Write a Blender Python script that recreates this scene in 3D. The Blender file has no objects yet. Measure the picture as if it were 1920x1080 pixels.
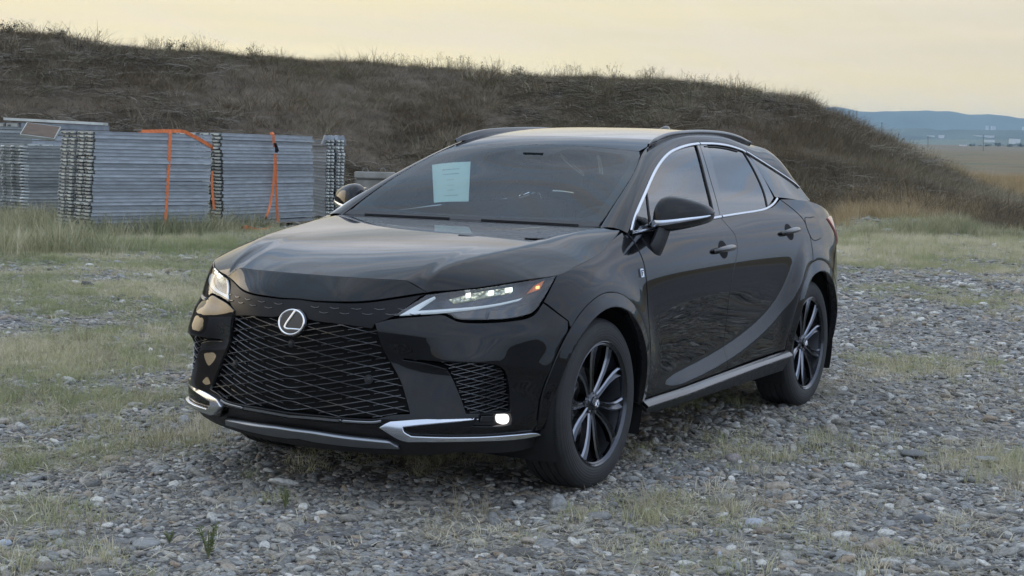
import bpy, bmesh, math, random, os
import numpy as np
from mathutils import Vector, Matrix
from mathutils.geometry import delaunay_2d_cdt
rng = np.random.default_rng(7); random.seed(7)
R_ = math.radians
SC = bpy.context.scene; COL = SC.collection
DEV = os.environ.get('DEV', '')
# ------------------------------------------------------------------ camera
FPX = 2909.912
CAMP = np.array([6.17243, 3.95391, 1.49834])
_yaw, _pit, _rol = -2.628326, -0.0880034, 0.0253446
_d = np.array([math.cos(_yaw)*math.cos(_pit), math.sin(_yaw)*math.cos(_pit), math.sin(_pit)])
_r = np.cross(_d, [0, 0, 1]); _r /= np.linalg.norm(_r); _u = np.cross(_r, _d)
CR_ = _r*math.cos(_rol)+_u*math.sin(_rol); CU_ = -_r*math.sin(_rol)+_u*math.cos(_rol)
cam = bpy.data.cameras.new('camera'); camo = bpy.data.objects.new('camera', cam); COL.objects.link(camo)
cam.sensor_width = 36; cam.lens = FPX/1920*36; cam.clip_start = .1; cam.clip_end = 30000
camo.matrix_world = Matrix(((CR_[0], CU_[0], -_d[0], CAMP[0]), (CR_[1], CU_[1], -_d[1], CAMP[1]), (CR_[2], CU_[2], -_d[2], CAMP[2]), (0, 0, 0, 1)))
SC.camera = camo
def ray(px): return _d+CR_*(px[0]-960)/FPX+CU_*(540-px[1])/FPX
def gz(px, z=0.): v = ray(px); return CAMP+v*(z-CAMP[2])/v[2]
# ------------------------------------------------------------------ world, sun, exposure
SC.view_settings.view_transform = 'Standard'; SC.view_settings.look = 'None'; SC.view_settings.gamma = 1
SC.view_settings.exposure = 0.16
SUN_EL, SUN_AZ = R_(6), R_(-95)      # low sun behind the embankment on the left (azimuth in the x/y plane)
W = bpy.data.worlds.new('World'); SC.world = W; W.use_nodes = True
def build_world():
    nt = W.node_tree; nt.nodes.clear(); N = nt.nodes.new; L = nt.links.new
    out = N('ShaderNodeOutputWorld'); bg = N('ShaderNodeBackground'); L(bg.outputs[0], out.inputs[0])
    sky = N('ShaderNodeTexSky'); sky.sky_type = 'NISHITA'; sky.sun_disc = False; sky.sun_elevation = SUN_EL
    sky.sun_rotation = math.pi/2-SUN_AZ; sky.air_density = 1.2; sky.dust_density = 2.5; sky.ozone_density = 1.2
    tc = N('ShaderNodeTexCoord'); sep = N('ShaderNodeSeparateXYZ'); L(tc.outputs['Generated'], sep.inputs[0])
    def math_(op, a, b=None, clamp=False):
        n = N('ShaderNodeMath'); n.operation = op; n.use_clamp = clamp
        for i, v in enumerate([a, b]):
            if v is None: continue
            if isinstance(v, (int, float)): n.inputs[i].default_value = v
            else: L(v, n.inputs[i])
        return n.outputs[0]
    def mix(f, a, b):
        n = N('ShaderNodeMix'); n.data_type = 'RGBA'
        if isinstance(f, (int, float)): n.inputs[0].default_value = f
        else: L(f, n.inputs[0])
        for i, v in ((6, a), (7, b)):
            if isinstance(v, tuple): n.inputs[i].default_value = (*v, 1)
            else: L(v, n.inputs[i])
        return n.outputs[2]
    # cloud veil: planar cloud deck coordinates
    zz = math_('ADD', math_('MAXIMUM', sep.outputs[2], 0.0), 0.09)
    px = math_('DIVIDE', sep.outputs[0], zz); py = math_('DIVIDE', sep.outputs[1], zz)
    cx = N('ShaderNodeCombineXYZ'); L(px, cx.inputs[0]); L(py, cx.inputs[1])
    mp = N('ShaderNodeMapping'); L(cx.outputs[0], mp.inputs[0]); mp.inputs['Rotation'].default_value = (0, 0, .45); mp.inputs['Scale'].default_value = (.42, 1.9, 1)
    n1 = N('ShaderNodeTexNoise'); L(mp.outputs[0], n1.inputs[0]); n1.inputs['Scale'].default_value = 1.15; n1.inputs['Detail'].default_value = 9; n1.inputs['Roughness'].default_value = .6; n1.inputs['Distortion'].default_value = 1.1
    cr = N('ShaderNodeValToRGB'); L(n1.outputs[0], cr.inputs[0]); cr.color_ramp.elements[0].position = .42; cr.color_ramp.elements[1].position = .68
    # elevation gradient of the evening sky: pale straw low down, grey blue overhead
    el = N('ShaderNodeValToRGB'); L(math_('MAXIMUM', sep.outputs[2], 0.0), el.inputs[0])
    e = el.color_ramp.elements; e[0].position = 0; e[0].color = SKYC[0]; e[1].position = 1; e[1].color = SKYC[-1][1]
    for p, c in SKYC[1][:]: 
        q = e.new(p); q.color = c
    # azimuth: warm towards the set sun (-y), cool away from it
    dotv = math_('ADD', math_('MULTIPLY', sep.outputs[0], math.cos(SUN_AZ)), math_('MULTIPLY', sep.outputs[1], math.sin(SUN_AZ)))
    warm = N('ShaderNodeMapRange'); L(dotv, warm.inputs[0]); warm.inputs[1].default_value = -.25; warm.inputs[2].default_value = .95; warm.interpolation_type = 'SMOOTHSTEP'
    low = N('ShaderNodeMapRange'); L(sep.outputs[2], low.inputs[0]); low.inputs[1].default_value = .42; low.inputs[2].default_value = .0; low.interpolation_type = 'SMOOTHSTEP'
    warmf = math_('MULTIPLY', warm.outputs[0], low.outputs[0])
    base = mix(math_('MULTIPLY', warmf, .55), el.outputs[0], (1.45, 1.20, .56))
    cool = N('ShaderNodeMapRange'); L(dotv, cool.inputs[0]); cool.inputs[1].default_value = .15; cool.inputs[2].default_value = -.32; cool.interpolation_type = 'SMOOTHSTEP'
    base = mix(math_('MULTIPLY', cool.outputs[0], .85), base, (.74, .97, 1.38))
    # cloud streaks: faint pinkish-cream near the horizon, purple-grey overhead
    hi = N('ShaderNodeMapRange'); L(sep.outputs[2], hi.inputs[0]); hi.inputs[1].default_value = .10; hi.inputs[2].default_value = .35
    ccol = mix(hi.outputs[0], (.98, .86, .70), (1.55, 1.6, 1.75))
    cf = N('ShaderNodeMapRange'); L(sep.outputs[2], cf.inputs[0]); cf.inputs[1].default_value = .095; cf.inputs[2].default_value = .2; cf.inputs[3].default_value = .30; cf.inputs[4].default_value = .85
    base = mix(math_('MULTIPLY', cr.outputs[0], cf.outputs[0]), base, ccol)
    # thin streaks low over the horizon
    m2 = N('ShaderNodeMapping'); L(tc.outputs['Generated'], m2.inputs[0]); m2.inputs['Scale'].default_value = (3.2, 3.2, 60); m2.inputs['Rotation'].default_value = (.05, .03, 0)
    n2 = N('ShaderNodeTexNoise'); L(m2.outputs[0], n2.inputs[0]); n2.inputs['Scale'].default_value = 1.3; n2.inputs['Detail'].default_value = 6; n2.inputs['Roughness'].default_value = .55
    r2 = N('ShaderNodeValToRGB'); L(n2.outputs[0], r2.inputs[0]); r2.color_ramp.elements[0].position = .50; r2.color_ramp.elements[1].position = .72
    base = mix(math_('MULTIPLY', r2.outputs[0], .5), base, (1.12, .90, .62))
    n3 = N('ShaderNodeTexNoise'); L(m2.outputs[0], n3.inputs[0]); n3.inputs['Scale'].default_value = .6; n3.inputs['Detail'].default_value = 3
    r3 = N('ShaderNodeValToRGB'); L(n3.outputs[0], r3.inputs[0]); r3.color_ramp.elements[0].position = .45; r3.color_ramp.elements[1].position = .75
    base = mix(math_('MULTIPLY', r3.outputs[0], .3), base, (.62, .60, .58))
    # a share of the physical sky keeps its own gradient
    vm = N('ShaderNodeVectorMath'); vm.operation = 'SCALE'; L(sky.outputs[0], vm.inputs[0]); vm.inputs[3].default_value = .1
    fin = mix(.05, base, vm.outputs[0])
    L(fin, bg.inputs[0]); bg.inputs[1].default_value = 1.0
SKYC = [(1.18, .81, .27, 1), [(.035, (.90, .715, .37, 1)), (.08, (.72, .635, .46, 1)), (.20, (.60, .66, .74, 1)), (.35, (.48, .68, .97, 1)), (.7, (.68, .92, 1.24, 1))], ('z', (.90, 1.12, 1.44, 1))]
build_world()
sl = bpy.data.lights.new('sun', 'SUN'); so = bpy.data.objects.new('sun', sl); COL.objects.link(so)
sl.energy = .5; sl.angle = R_(35); sl.color = (1, .82, .58)
_sd = Vector((math.cos(SUN_AZ)*math.cos(SUN_EL), math.sin(SUN_AZ)*math.cos(SUN_EL), math.sin(SUN_EL)))
so.rotation_euler = _sd.to_track_quat('Z', 'Y').to_euler()
# ------------------------------------------------------------------ helpers
def tag(o, label=None, cat=None, group=None, kind=None):
    if label: o['label'] = label
    if cat: o['category'] = cat
    if group: o['group'] = group
    if kind: o['kind'] = kind
    return o
def empty(name, loc=(0, 0, 0), rz=0):
    o = bpy.data.objects.new(name, None); COL.objects.link(o); o.location = loc; o.rotation_euler = (0, 0, rz); o.empty_display_size = .2; return o
def link(name, me, mat=None, parent=None):
    o = bpy.data.objects.new(name, me); COL.objects.link(o)
    if mat is not None and not len(me.materials): me.materials.append(mat)
    if parent is not None: o.parent = parent
    return o
def mesh(name, V, F, N=None, smooth=True, mi=None):
    me = bpy.data.meshes.new(name); V = np.asarray(V, np.float32)
    me.vertices.add(len(V)); me.vertices.foreach_set('co', V.ravel())
    F = [f for f in F]; n = np.array([len(f) for f in F], np.int32); st = np.concatenate([[0], np.cumsum(n)[:-1]]).astype(np.int32)
    me.loops.add(int(n.sum())); me.loops.foreach_set('vertex_index', np.concatenate([np.asarray(f) for f in F]).astype(np.int32))
    me.polygons.add(len(F)); me.polygons.foreach_set('loop_start', st); me.polygons.foreach_set('loop_total', n)
    if mi is not None: me.polygons.foreach_set('material_index', np.asarray(mi, np.int32))
    me.update(calc_edges=True); me.validate()
    me.polygons.foreach_set('use_smooth', [smooth]*len(me.polygons))
    if N is not None:
        try: me.normals_split_custom_set_from_vertices([tuple(v) for v in N])
        except Exception as ex: print('normals', name, ex)
    return me
def cr(P, n=8, closed=False):
    """Catmull-Rom (centripetal-ish) through points; keeps ends."""
    P = np.asarray(P, float); m = len(P)
    if m < 3 and not closed: return np.array([P[0]+(P[1]-P[0])*t for t in np.linspace(0, 1, n+1)])
    out = []
    rngi = range(m if closed else m-1)
    for i in rngi:
        p1, p2 = P[i], P[(i+1) % m]
        p0 = P[(i-1) % m] if (closed or i > 0) else 2*p1-p2
        p3 = P[(i+2) % m] if (closed or i+2 < m) else 2*p2-p1
        d1 = max(np.linalg.norm(p1-p0), 1e-9)**.5; d2 = max(np.linalg.norm(p2-p1), 1e-9)**.5; d3 = max(np.linalg.norm(p3-p2), 1e-9)**.5
        t1 = ((p1-p0)/d1-(p2-p0)/(d1+d2)+(p2-p1)/d2)*d2; t2 = ((p2-p1)/d2-(p3-p1)/(d2+d3)+(p3-p2)/d3)*d2
        t = np.linspace(0, 1, n, endpoint=False)[:, None]
        out.append((2*t**3-3*t**2+1)*p1+(t**3-2*t**2+t)*t1+(-2*t**3+3*t**2)*p2+(t**3-t**2)*t2)
    out = np.concatenate(out)
    return out if closed else np.vstack([out, P[-1]])
def resample(P, step, closed=False):
    P = np.asarray(P, float)
    if closed: P = np.vstack([P, P[:1]])
    L = np.concatenate([[0], np.cumsum(np.linalg.norm(np.diff(P, axis=0), axis=1))])
    n = max(1, int(round(L[-1]/step))); t = np.linspace(0, L[-1], n+1)
    Q = np.stack([np.interp(t, L, P[:, k]) for k in range(P.shape[1])], 1)
    return Q[:-1] if closed else Q
def poly(*segs, step=.02):
    """closed outline from smooth segments (each Catmull-Rom); corners where segments meet"""
    out = []
    for i, s in enumerate(segs):
        s = np.asarray(s, float); c = resample(cr(s, 10) if len(s) > 2 else s, step)
        out.append(c)
    R = []
    for c in out:
        for p in c:
            if not R or np.linalg.norm(np.array(R[-1])-p) > 1e-4: R.append(p)
    if np.linalg.norm(np.array(R[0])-R[-1]) < 1e-4: R.pop()
    return np.array(R)
def natW(xk):
    """natural cubic spline as linear weights"""
    xk = np.asarray(xk, float); n = len(xk); h = np.diff(xk); A = np.eye(n); B = np.zeros((n, n))
    for i in range(1, n-1):
        A[i, i-1] = h[i-1]; A[i, i] = 2*(h[i-1]+h[i]); A[i, i+1] = h[i]
        B[i, i-1] = 6/h[i-1]; B[i, i+1] = 6/h[i]; B[i, i] = -6/h[i-1]-6/h[i]
    M = np.linalg.solve(A, B)
    def w(x):
        x = np.clip(np.asarray(x, float), xk[0], xk[-1]); i = np.clip(np.searchsorted(xk, x)-1, 0, n-2); hh = h[i]
        a = (xk[i+1]-x)/hh; b = 1-a; Wt = np.zeros((len(x), n)); k = np.arange(len(x))
        Wt[k, i] += a; Wt[k, i+1] += b
        Wt += ((a**3-a)*hh**2/6)[:, None]*M[i]+((b**3-b)*hh**2/6)[:, None]*M[i+1]
        return Wt
    return w
def inpoly(P, Q):
    x, y = P[:, 0], P[:, 1]; r = np.zeros(len(P), bool); n = len(Q)
    for i in range(n):
        x1, y1 = Q[i]; x2, y2 = Q[(i+1) % n]
        if y1 == y2: continue
        c = ((y1 > y) != (y2 > y)) & (x < (x2-x1)*(y-y1)/(y2-y1)+x1); r ^= c
    return r
def segdist(P, Q):
    d = np.full(len(P), 1e9); n = len(Q)
    for i in range(n):
        a = Q[i]; b = Q[(i+1) % n]-a; t = np.clip(((P-a)@b)/max(b@b, 1e-12), 0, 1); d = np.minimum(d, np.linalg.norm(P-a-t[:, None]*b, axis=1))
    return d
def surf_eval(S, uv, eps=2e-3):
    P = S(uv); a = S(uv+[eps, 0])-S(uv-[eps, 0]); b = S(uv+[0, eps])-S(uv-[0, eps])
    n = np.cross(a, b); n /= np.maximum(np.linalg.norm(n, axis=1), 1e-9)[:, None]
    return P, n
def patch_data(S, out, holes=(), res=.022, edge=.0022, skirt=.014, flip=False, lift=0., skirts=True):
    """panel on the analytic surface S: CDT of the outline, exact surface normals, rolled edges"""
    loops = [np.asarray(out, float)]+[np.asarray(h, float) for h in holes]
    def area(q): return .5*np.sum(q[:, 0]*np.roll(q[:, 1], -1)-np.roll(q[:, 0], -1)*q[:, 1])
    loops = [q if (area(q) > 0) == (i == 0) else q[::-1] for i, q in enumerate(loops)]
    lo, hi = loops[0].min(0), loops[0].max(0)
    gx, gy = np.meshgrid(np.arange(lo[0]+res/2, hi[0], res), np.arange(lo[1]+res/2, hi[1], res)); G = np.stack([gx.ravel(), gy.ravel()], 1)
    G[::1, 0] += (np.round((G[:, 1]-lo[1])/res) % 2)*res*.5
    m = inpoly(G, loops[0]) & (segdist(G, loops[0]) > res*.45)
    for h in loops[1:]: m &= ~inpoly(G, h) & (segdist(G, h) > res*.45)
    G = G[m]
    pts = []; edges = []; k = 0
    for q in loops:
        pts.append(q); edges += [(k+i, k+(i+1) % len(q)) for i in range(len(q))]; k += len(q)
    allp = np.vstack(pts+[G]) if len(G) else np.vstack(pts)
    vo, _, fo, orig, _, _ = delaunay_2d_cdt([Vector(p) for p in allp], edges, [], 0, 1e-6)
    uv = np.array([(p.x, p.y) for p in vo])
    idx = {}
    for i, os_ in enumerate(orig):
        for j in os_: idx[j] = i
    F = np.array([f for f in fo if len(f) == 3])
    cen = uv[F].mean(1); keep = inpoly(cen, loops[0])
    for h in loops[1:]: keep &= ~inpoly(cen, h)
    F = F[keep]
    P, N = surf_eval(S, uv)
    if np.mean(np.einsum('ij,ij->i', N, P-np.array([-1.4, 0, .6]))) < 0: N = -N
    a = np.cross(P[F[:, 1]]-P[F[:, 0]], P[F[:, 2]]-P[F[:, 0]]); dots = np.einsum('ij,ij->i', a, N[F[:, 0]])
    bad = dots < 0; F[bad] = F[bad][:, ::-1]
    if flip: N = -N; F = F[:, ::-1]
    P = P+N*lift
    V = [P]; NN = [N]; FF = [list(f) for f in F]; base = len(P)
    if skirts:
        k = 0
        for q in loops:
            n = len(q); ids = np.array([idx[k+i] for i in range(n)]); k += n
            p = P[ids].copy(); nn = N[ids]
            tan = np.roll(p, -1, 0)-np.roll(p, 1, 0); tan /= np.maximum(np.linalg.norm(tan, axis=1), 1e-9)[:, None]
            t = np.cross(tan, nn)*(1 if not flip else -1); t /= np.maximum(np.linalg.norm(t, axis=1), 1e-9)[:, None]
            P[ids] = p-t*edge*1.5; V[0] = P
            rings = [(p-t*edge*.7-nn*edge*.25, nn*.8+t*.5), (p-t*edge*.2-nn*edge*.9, nn*.35+t*.9), (p-nn*skirt, t)]
            prev = ids
            for rp, rn in rings:
                V.append(rp); NN.append(rn/np.linalg.norm(rn, axis=1)[:, None]); cur = base+np.arange(n); base += n
                for i in range(n):
                    j = (i+1) % n; f = [prev[j], prev[i], cur[i], cur[j]]
                    FF.append(f if not flip else f[::-1])
                prev = cur
    return np.vstack(V), np.vstack(NN), FF
def mirror_y(D):
    V, N, F = D; return V*[1, -1, 1], N*[1, -1, 1], [list(f)[::-1] for f in F]
def panel(name, S, out, mat, parent, side='both', **k):
    D = patch_data(S, out, **k); obs = []
    if side in ('both', 'left', 'mid'): obs.append(link(name, mesh(name, *[D[0], D[2], D[1]]), mat, parent))
    if side in ('both', 'right'): D = mirror_y(D); obs.append(link(name, mesh(name, D[0], D[2], D[1]), mat, parent))
    return obs
def sweep_data(P, N, prof, closed=False, taper=None):
    """sweep a closed cross-section prof [(across, up)] along P with up-vector N"""
    P = np.asarray(P, float); N = np.asarray(N, float); n = len(P)
    T = (np.roll(P, -1, 0)-np.roll(P, 1, 0)) if closed else np.gradient(P, axis=0)
    T /= np.maximum(np.linalg.norm(T, axis=1), 1e-9)[:, None]
    Nn = N-np.einsum('ij,ij->i', N, T)[:, None]*T; Nn /= np.maximum(np.linalg.norm(Nn, axis=1), 1e-9)[:, None]
    Bn = np.cross(T, Nn); m = len(prof); prof = np.asarray(prof, float)
    tp = np.ones(n) if taper is None else np.asarray(taper)
    V = (P[:, None]+Bn[:, None]*prof[None, :, 0:1]*tp[:, None, None]+Nn[:, None]*prof[None, :, 1:2]*np.sqrt(tp)[:, None, None]).reshape(-1, 3)
    F = []
    for i in range(n if closed else n-1):
        a = i*m; b = ((i+1) % n)*m
        for j in range(m):
            k = (j+1) % m; F.append([a+j, b+j, b+k, a+k])
    if not closed: F.append(list(range(m))); F.append([(n-1)*m+j for j in range(m)][::-1])
    return V, F
def rrect(w, h, r=.3, z0=0.):
    """rounded-top strip profile"""
    return [(w/2, z0-h*.4), (w/2, z0+h*.5), (w/2*.8, z0+h*.9), (w/2*.4, z0+h), (-w/2*.4, z0+h), (-w/2*.8, z0+h*.9), (-w/2, z0+h*.5), (-w/2, z0-h*.4)]
def circ(r, n=8, sx=1): return [(sx*r*math.cos(2*math.pi*i/n), r*math.sin(2*math.pi*i/n)) for i in range(n)]
def fix_normals(me):
    bm = bmesh.new(); bm.from_mesh(me); bmesh.ops.recalc_face_normals(bm, faces=bm.faces); bm.to_mesh(me); bm.free(); return me
def auto(me, ang=35):
    me.polygons.foreach_set('use_smooth', [True]*len(me.polygons))
    try: me.set_sharp_from_angle(angle=R_(ang))
    except Exception: pass
    return me
class MB:
    """collects raw geometry, builds one mesh"""
    def __init__(s): s.V = []; s.F = []; s.n = 0; s.M = []
    def add(s, V, F, mi=0):
        V = np.asarray(V, float); s.V.append(V); s.F += [[int(i)+s.n for i in f] for f in F]; s.M += [mi]*len(F); s.n += len(V); return s
    def box(s, c, d, R=None, bev=0, mi=0):
        c = np.array(c, float); h = np.array(d, float)/2
        b = bmesh.new(); bmesh.ops.create_cube(b, size=1)
        for v in b.verts: v.co = Vector((v.co.x*2*h[0], v.co.y*2*h[1], v.co.z*2*h[2]))
        if bev: bmesh.ops.bevel(b, geom=list(b.edges), offset=bev, segments=2, affect='EDGES')
        V = np.array([v.co for v in b.verts]); F = [[v.index for v in f.verts] for f in b.faces]; b.free()
        if R is not None: V = V@np.asarray(R).T
        return s.add(V+c, F, mi)
    def sweep(s, P, N, prof, closed=False, mi=0, taper=None): return s.add(*sweep_data(P, N, prof, closed, taper), mi)
    def tube(s, P, r, n=8, closed=False, mi=0):
        P = np.asarray(P, float); T = np.gradient(P, axis=0); up = np.array([0, 0, 1.]) if abs(T[0][2]) < .8*np.linalg.norm(T[0]) else np.array([1., 0, 0])
        return s.add(*sweep_data(P, np.tile(up, (len(P), 1)), circ(r, n), closed), mi)
    def lathe(s, prof, n=48, axis='y', c=(0, 0, 0), mi=0):
        """prof [(radius, along)] about an axis"""
        V = []; m = len(prof)
        for i in range(n):
            a = 2*math.pi*i/n
            for r, y in prof:
                V.append((r*math.cos(a), y, r*math.sin(a)) if axis == 'y' else ((y, r*math.cos(a), r*math.sin(a)) if axis == 'x' else (r*math.cos(a), r*math.sin(a), y)))
        F = [[i*m+j, ((i+1) % n)*m+j, ((i+1) % n)*m+j+1, i*m+j+1] for i in range(n) for j in range(m-1)]
        return s.add(np.array(V)+np.array(c), F, mi)
    def build(s, name, mats, parent=None, ang=35, recalc=True):
        me = mesh(name, np.vstack(s.V), s.F, mi=s.M)
        if recalc: fix_normals(me)
        auto(me, ang)
        for m in (mats if isinstance(mats, (list, tuple)) else [mats]): me.materials.append(m)
        o = bpy.data.objects.new(name, me); COL.objects.link(o)
        if parent is not None: o.parent = parent
        return o
# ------------------------------------------------------------------ materials
def pbr(name, col, rough=.5, metal=0., **k):
    m = bpy.data.materials.new(name); m.use_nodes = True; b = m.node_tree.nodes['Principled BSDF']
    b.inputs['Base Color'].default_value = (*col, 1); b.inputs['Roughness'].default_value = rough; b.inputs['Metallic'].default_value = metal
    for a, v in k.items():
        b.inputs[a.replace('_', ' ')].default_value = v
    return m
def noisy(m, scale=8, amt=.3, rough_amt=0., bump=0., bscale=None, detail=4, coord='Object', stretch=None):
    nt = m.node_tree; b = nt.nodes['Principled BSDF']; N = nt.nodes.new; L = nt.links.new
    tc = N('ShaderNodeTexCoord'); src = tc.outputs[coord]
    if stretch: mp = N('ShaderNodeMapping'); mp.inputs['Scale'].default_value = stretch; L(src, mp.inputs[0]); src = mp.outputs[0]
    n = N('ShaderNodeTexNoise'); n.inputs['Scale'].default_value = scale; n.inputs['Detail'].default_value = detail; L(src, n.inputs[0])
    c = b.inputs['Base Color'].default_value[:3]
    r = N('ShaderNodeValToRGB'); r.color_ramp.elements[0].position = .3; r.color_ramp.elements[1].position = .7
    r.color_ramp.elements[0].color = (*[x*(1-amt) for x in c], 1); r.color_ramp.elements[1].color = (*[x*(1+amt) for x in c], 1)
    L(n.outputs[0], r.inputs[0]); L(r.outputs[0], b.inputs['Base Color'])
    if rough_amt:
        mr = N('ShaderNodeMapRange'); L(n.outputs[0], mr.inputs[0]); r0 = b.inputs['Roughness'].default_value
        mr.inputs[1].default_value = .3; mr.inputs[2].default_value = .7; mr.inputs[3].default_value = max(.02, r0-rough_amt); mr.inputs[4].default_value = min(1, r0+rough_amt); L(mr.outputs[0], b.inputs['Roughness'])
    if bump:
        n2 = N('ShaderNodeTexNoise'); n2.inputs['Scale'].default_value = bscale or scale*4; n2.inputs['Detail'].default_value = 5; L(src, n2.inputs[0])
        bp = N('ShaderNodeBump'); bp.inputs['Strength'].default_value = bump; bp.inputs['Distance'].default_value = .01; L(n2.outputs[0], bp.inputs['Height']); L(bp.outputs[0], b.inputs['Normal'])
    return m
M = {}
M['paint'] = pbr('black_paint', (.0045, .0048, .0058), .35, 0., Coat_Weight=1., Coat_Roughness=.008, Coat_IOR=1.43, IOR=1.3, Specular_IOR_Level=.0)
def dusty(m):
    nt = m.node_tree; b = nt.nodes['Principled BSDF']; N = nt.nodes.new; L = nt.links.new
    tc = N('ShaderNodeTexCoord'); n = N('ShaderNodeTexNoise'); n.inputs['Scale'].default_value = 3.; n.inputs['Detail'].default_value = 8; n.inputs['Roughness'].default_value = .7; L(tc.outputs['Object'], n.inputs[0])
    sp = N('ShaderNodeSeparateXYZ'); L(tc.outputs['Object'], sp.inputs[0])
    hz = N('ShaderNodeMapRange'); L(sp.outputs[2], hz.inputs[0]); hz.inputs[1].default_value = .9; hz.inputs[2].default_value = .25
    mr = N('ShaderNodeMath'); mr.operation = 'MULTIPLY_ADD'; L(hz.outputs[0], mr.inputs[0]); mr.inputs[1].default_value = .006; mr.inputs[2].default_value = .0004
    mm = N('ShaderNodeMath'); mm.operation = 'MULTIPLY'; L(n.outputs[0], mm.inputs[0]); L(mr.outputs[0], mm.inputs[1])
    mx = N('ShaderNodeMix'); mx.data_type = 'RGBA'; L(mm.outputs[0], mx.inputs[0]); mx.inputs[6].default_value = b.inputs['Base Color'].default_value[:]; mx.inputs[7].default_value = (.42, .38, .31, 1); L(mx.outputs[2], b.inputs['Base Color'])
    cr2 = N('ShaderNodeMapRange'); L(n.outputs[0], cr2.inputs[0]); cr2.inputs[3].default_value = .0; cr2.inputs[4].default_value = .03; L(cr2.outputs[0], b.inputs['Coat Roughness'])
    # metallic flake sparkle is too fine to see; a very faint orange peel keeps reflections alive
    n2 = N('ShaderNodeTexNoise'); n2.inputs['Scale'].default_value = 9; n2.inputs['Detail'].default_value = 1; L(tc.outputs['Object'], n2.inputs[0])
    bp = N('ShaderNodeBump'); bp.inputs['Strength'].default_value = .03; bp.inputs['Distance'].default_value = .004; L(n2.outputs[0], bp.inputs['Height']); None
dusty(M['paint'])
M['gloss'] = pbr('gloss_black_trim', (.006, .006, .007), .12, 0., Coat_Weight=.6, Coat_Roughness=.03)
M['band'] = pbr('grille_band_black', (.006, .006, .007), .42, Specular_IOR_Level=.25)
M['matte'] = noisy(pbr('black_plastic', (.014, .014, .015), .55), 40, .25, .1)
M['chrome'] = pbr('satin_chrome', (.62, .65, .70), .2, 1.)
M['bright'] = pbr('bright_chrome', (.85, .86, .88), .06, 1.)
M['silver'] = pbr('silver_trim', (.34, .36, .39), .3, 1.)
M['rubber'] = noisy(pbr('tyre_rubber', (.026, .026, .026), .7), 25, .35, .12, .25, 60)
M['machined'] = pbr('machined_wheel_face', (.26, .27, .30), .2, 1.)
def tyre_detail(m):
    nt = m.node_tree; b = nt.nodes['Principled BSDF']; N = nt.nodes.new; L = nt.links.new; tc = N('ShaderNodeTexCoord'); sp = N('ShaderNodeSeparateXYZ'); L(tc.outputs['Object'], sp.inputs[0])
    def mt(op, a, b_=None):
        n = N('ShaderNodeMath'); n.operation = op
        for i, v in enumerate((a, b_)):
            if v is None: continue
            if isinstance(v, (int, float)): n.inputs[i].default_value = v
            else: L(v, n.inputs[i])
        return n.outputs[0]
    ang = mt('ARCTAN2', sp.outputs[2], sp.outputs[0]); r = mt('SQRT', mt('ADD', mt('MULTIPLY', sp.outputs[0], sp.outputs[0]), mt('MULTIPLY', sp.outputs[2], sp.outputs[2])))
    sip = mt('GREATER_THAN', mt('FRACT', mt('ADD', mt('MULTIPLY', ang, 76/6.28318), mt('MULTIPLY', sp.outputs[1], 9.))), .72); tread = mt('GREATER_THAN', r, .352); side = mt('MULTIPLY', mt('SINE', mt('MULTIPLY', r, 520.)), .12)
    h = mt('SUBTRACT', side, mt('MULTIPLY', sip, tread)); bp = N('ShaderNodeBump'); bp.inputs['Strength'].default_value = 1; bp.inputs['Distance'].default_value = .003; L(h, bp.inputs['Height']); L(bp.outputs[0], b.inputs['Normal'])
tyre_detail(M['rubber'])
M['wheel'] = pbr('dark_wheel_metal', (.06, .063, .072), .2, 1., Coat_Weight=.5, Coat_Roughness=.05)
M['barrel'] = pbr('wheel_barrel_metal', (.30, .31, .33), .3, 1.)
M['disc'] = noisy(pbr('brake_disc_steel', (.28, .27, .26), .35, .9), 30, .2)
M['liner'] = pbr('dark_liner', (.006, .006, .006), .9)
M['cloth'] = noisy(pbr('black_leather', (.05, .055, .06), .55), 30, .2)
M['paper'] = pbr('white_paper', (.72, .70, .60), .7)
M['ink'] = pbr('black_ink', (.08, .10, .11), .7)
M['red'] = pbr('red_lamp_plastic', (.50, .15, .13), .12, 0., Coat_Weight=1.)
def glass(name, tint, refl=1.0, ior=1.5, rough=.01):
    m = bpy.data.materials.new(name); m.use_nodes = True; nt = m.node_tree; nt.nodes.clear(); N = nt.nodes.new; L = nt.links.new
    o = N('ShaderNodeOutputMaterial'); mx = N('ShaderNodeMixShader'); t = N('ShaderNodeBsdfTransparent'); g = N('ShaderNodeBsdfGlossy'); fr = N('ShaderNodeFresnel')
    t.inputs[0].default_value = (*tint, 1); g.inputs['Roughness'].default_value = rough; g.inputs[0].default_value = (refl, refl, refl, 1); fr.inputs[0].default_value = ior
    L(fr.outputs[0], mx.inputs[0]); L(t.outputs[0], mx.inputs[1]); L(g.outputs[0], mx.inputs[2]); L(mx.outputs[0], o.inputs[0]); return m
M['windshield'] = glass('windscreen_glass', (.62, .79, .83), 1., 1.40)
M['sideglass'] = glass('tinted_side_glass', (.16, .22, .21), 1., 2.1)
M['privacy'] = glass('dark_privacy_glass', (.03, .03, .03), 1., 2.2)
M['lens'] = glass('clear_lamp_lens', (.88, .9, .92), 1., 1.7)
def emis(name, col, s, base=(.5, .5, .5)):
    m = pbr(name, base, .3); b = m.node_tree.nodes['Principled BSDF']; b.inputs['Emission Color'].default_value = (*col, 1); b.inputs['Emission Strength'].default_value = s; return m
M['drl'] = emis('daytime_light', (.72, .88, 1.), .3, (.7, .72, .75))
M['led'] = emis('led_module', (.95, 1., .9), 1.6)
M['ledglow'] = emis('led_reflector', (.75, .85, .6), .28, (.5, .52, .5))
M['amber'] = emis('amber_marker', (1., .28, .05), .18, (.5, .16, .06))
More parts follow.
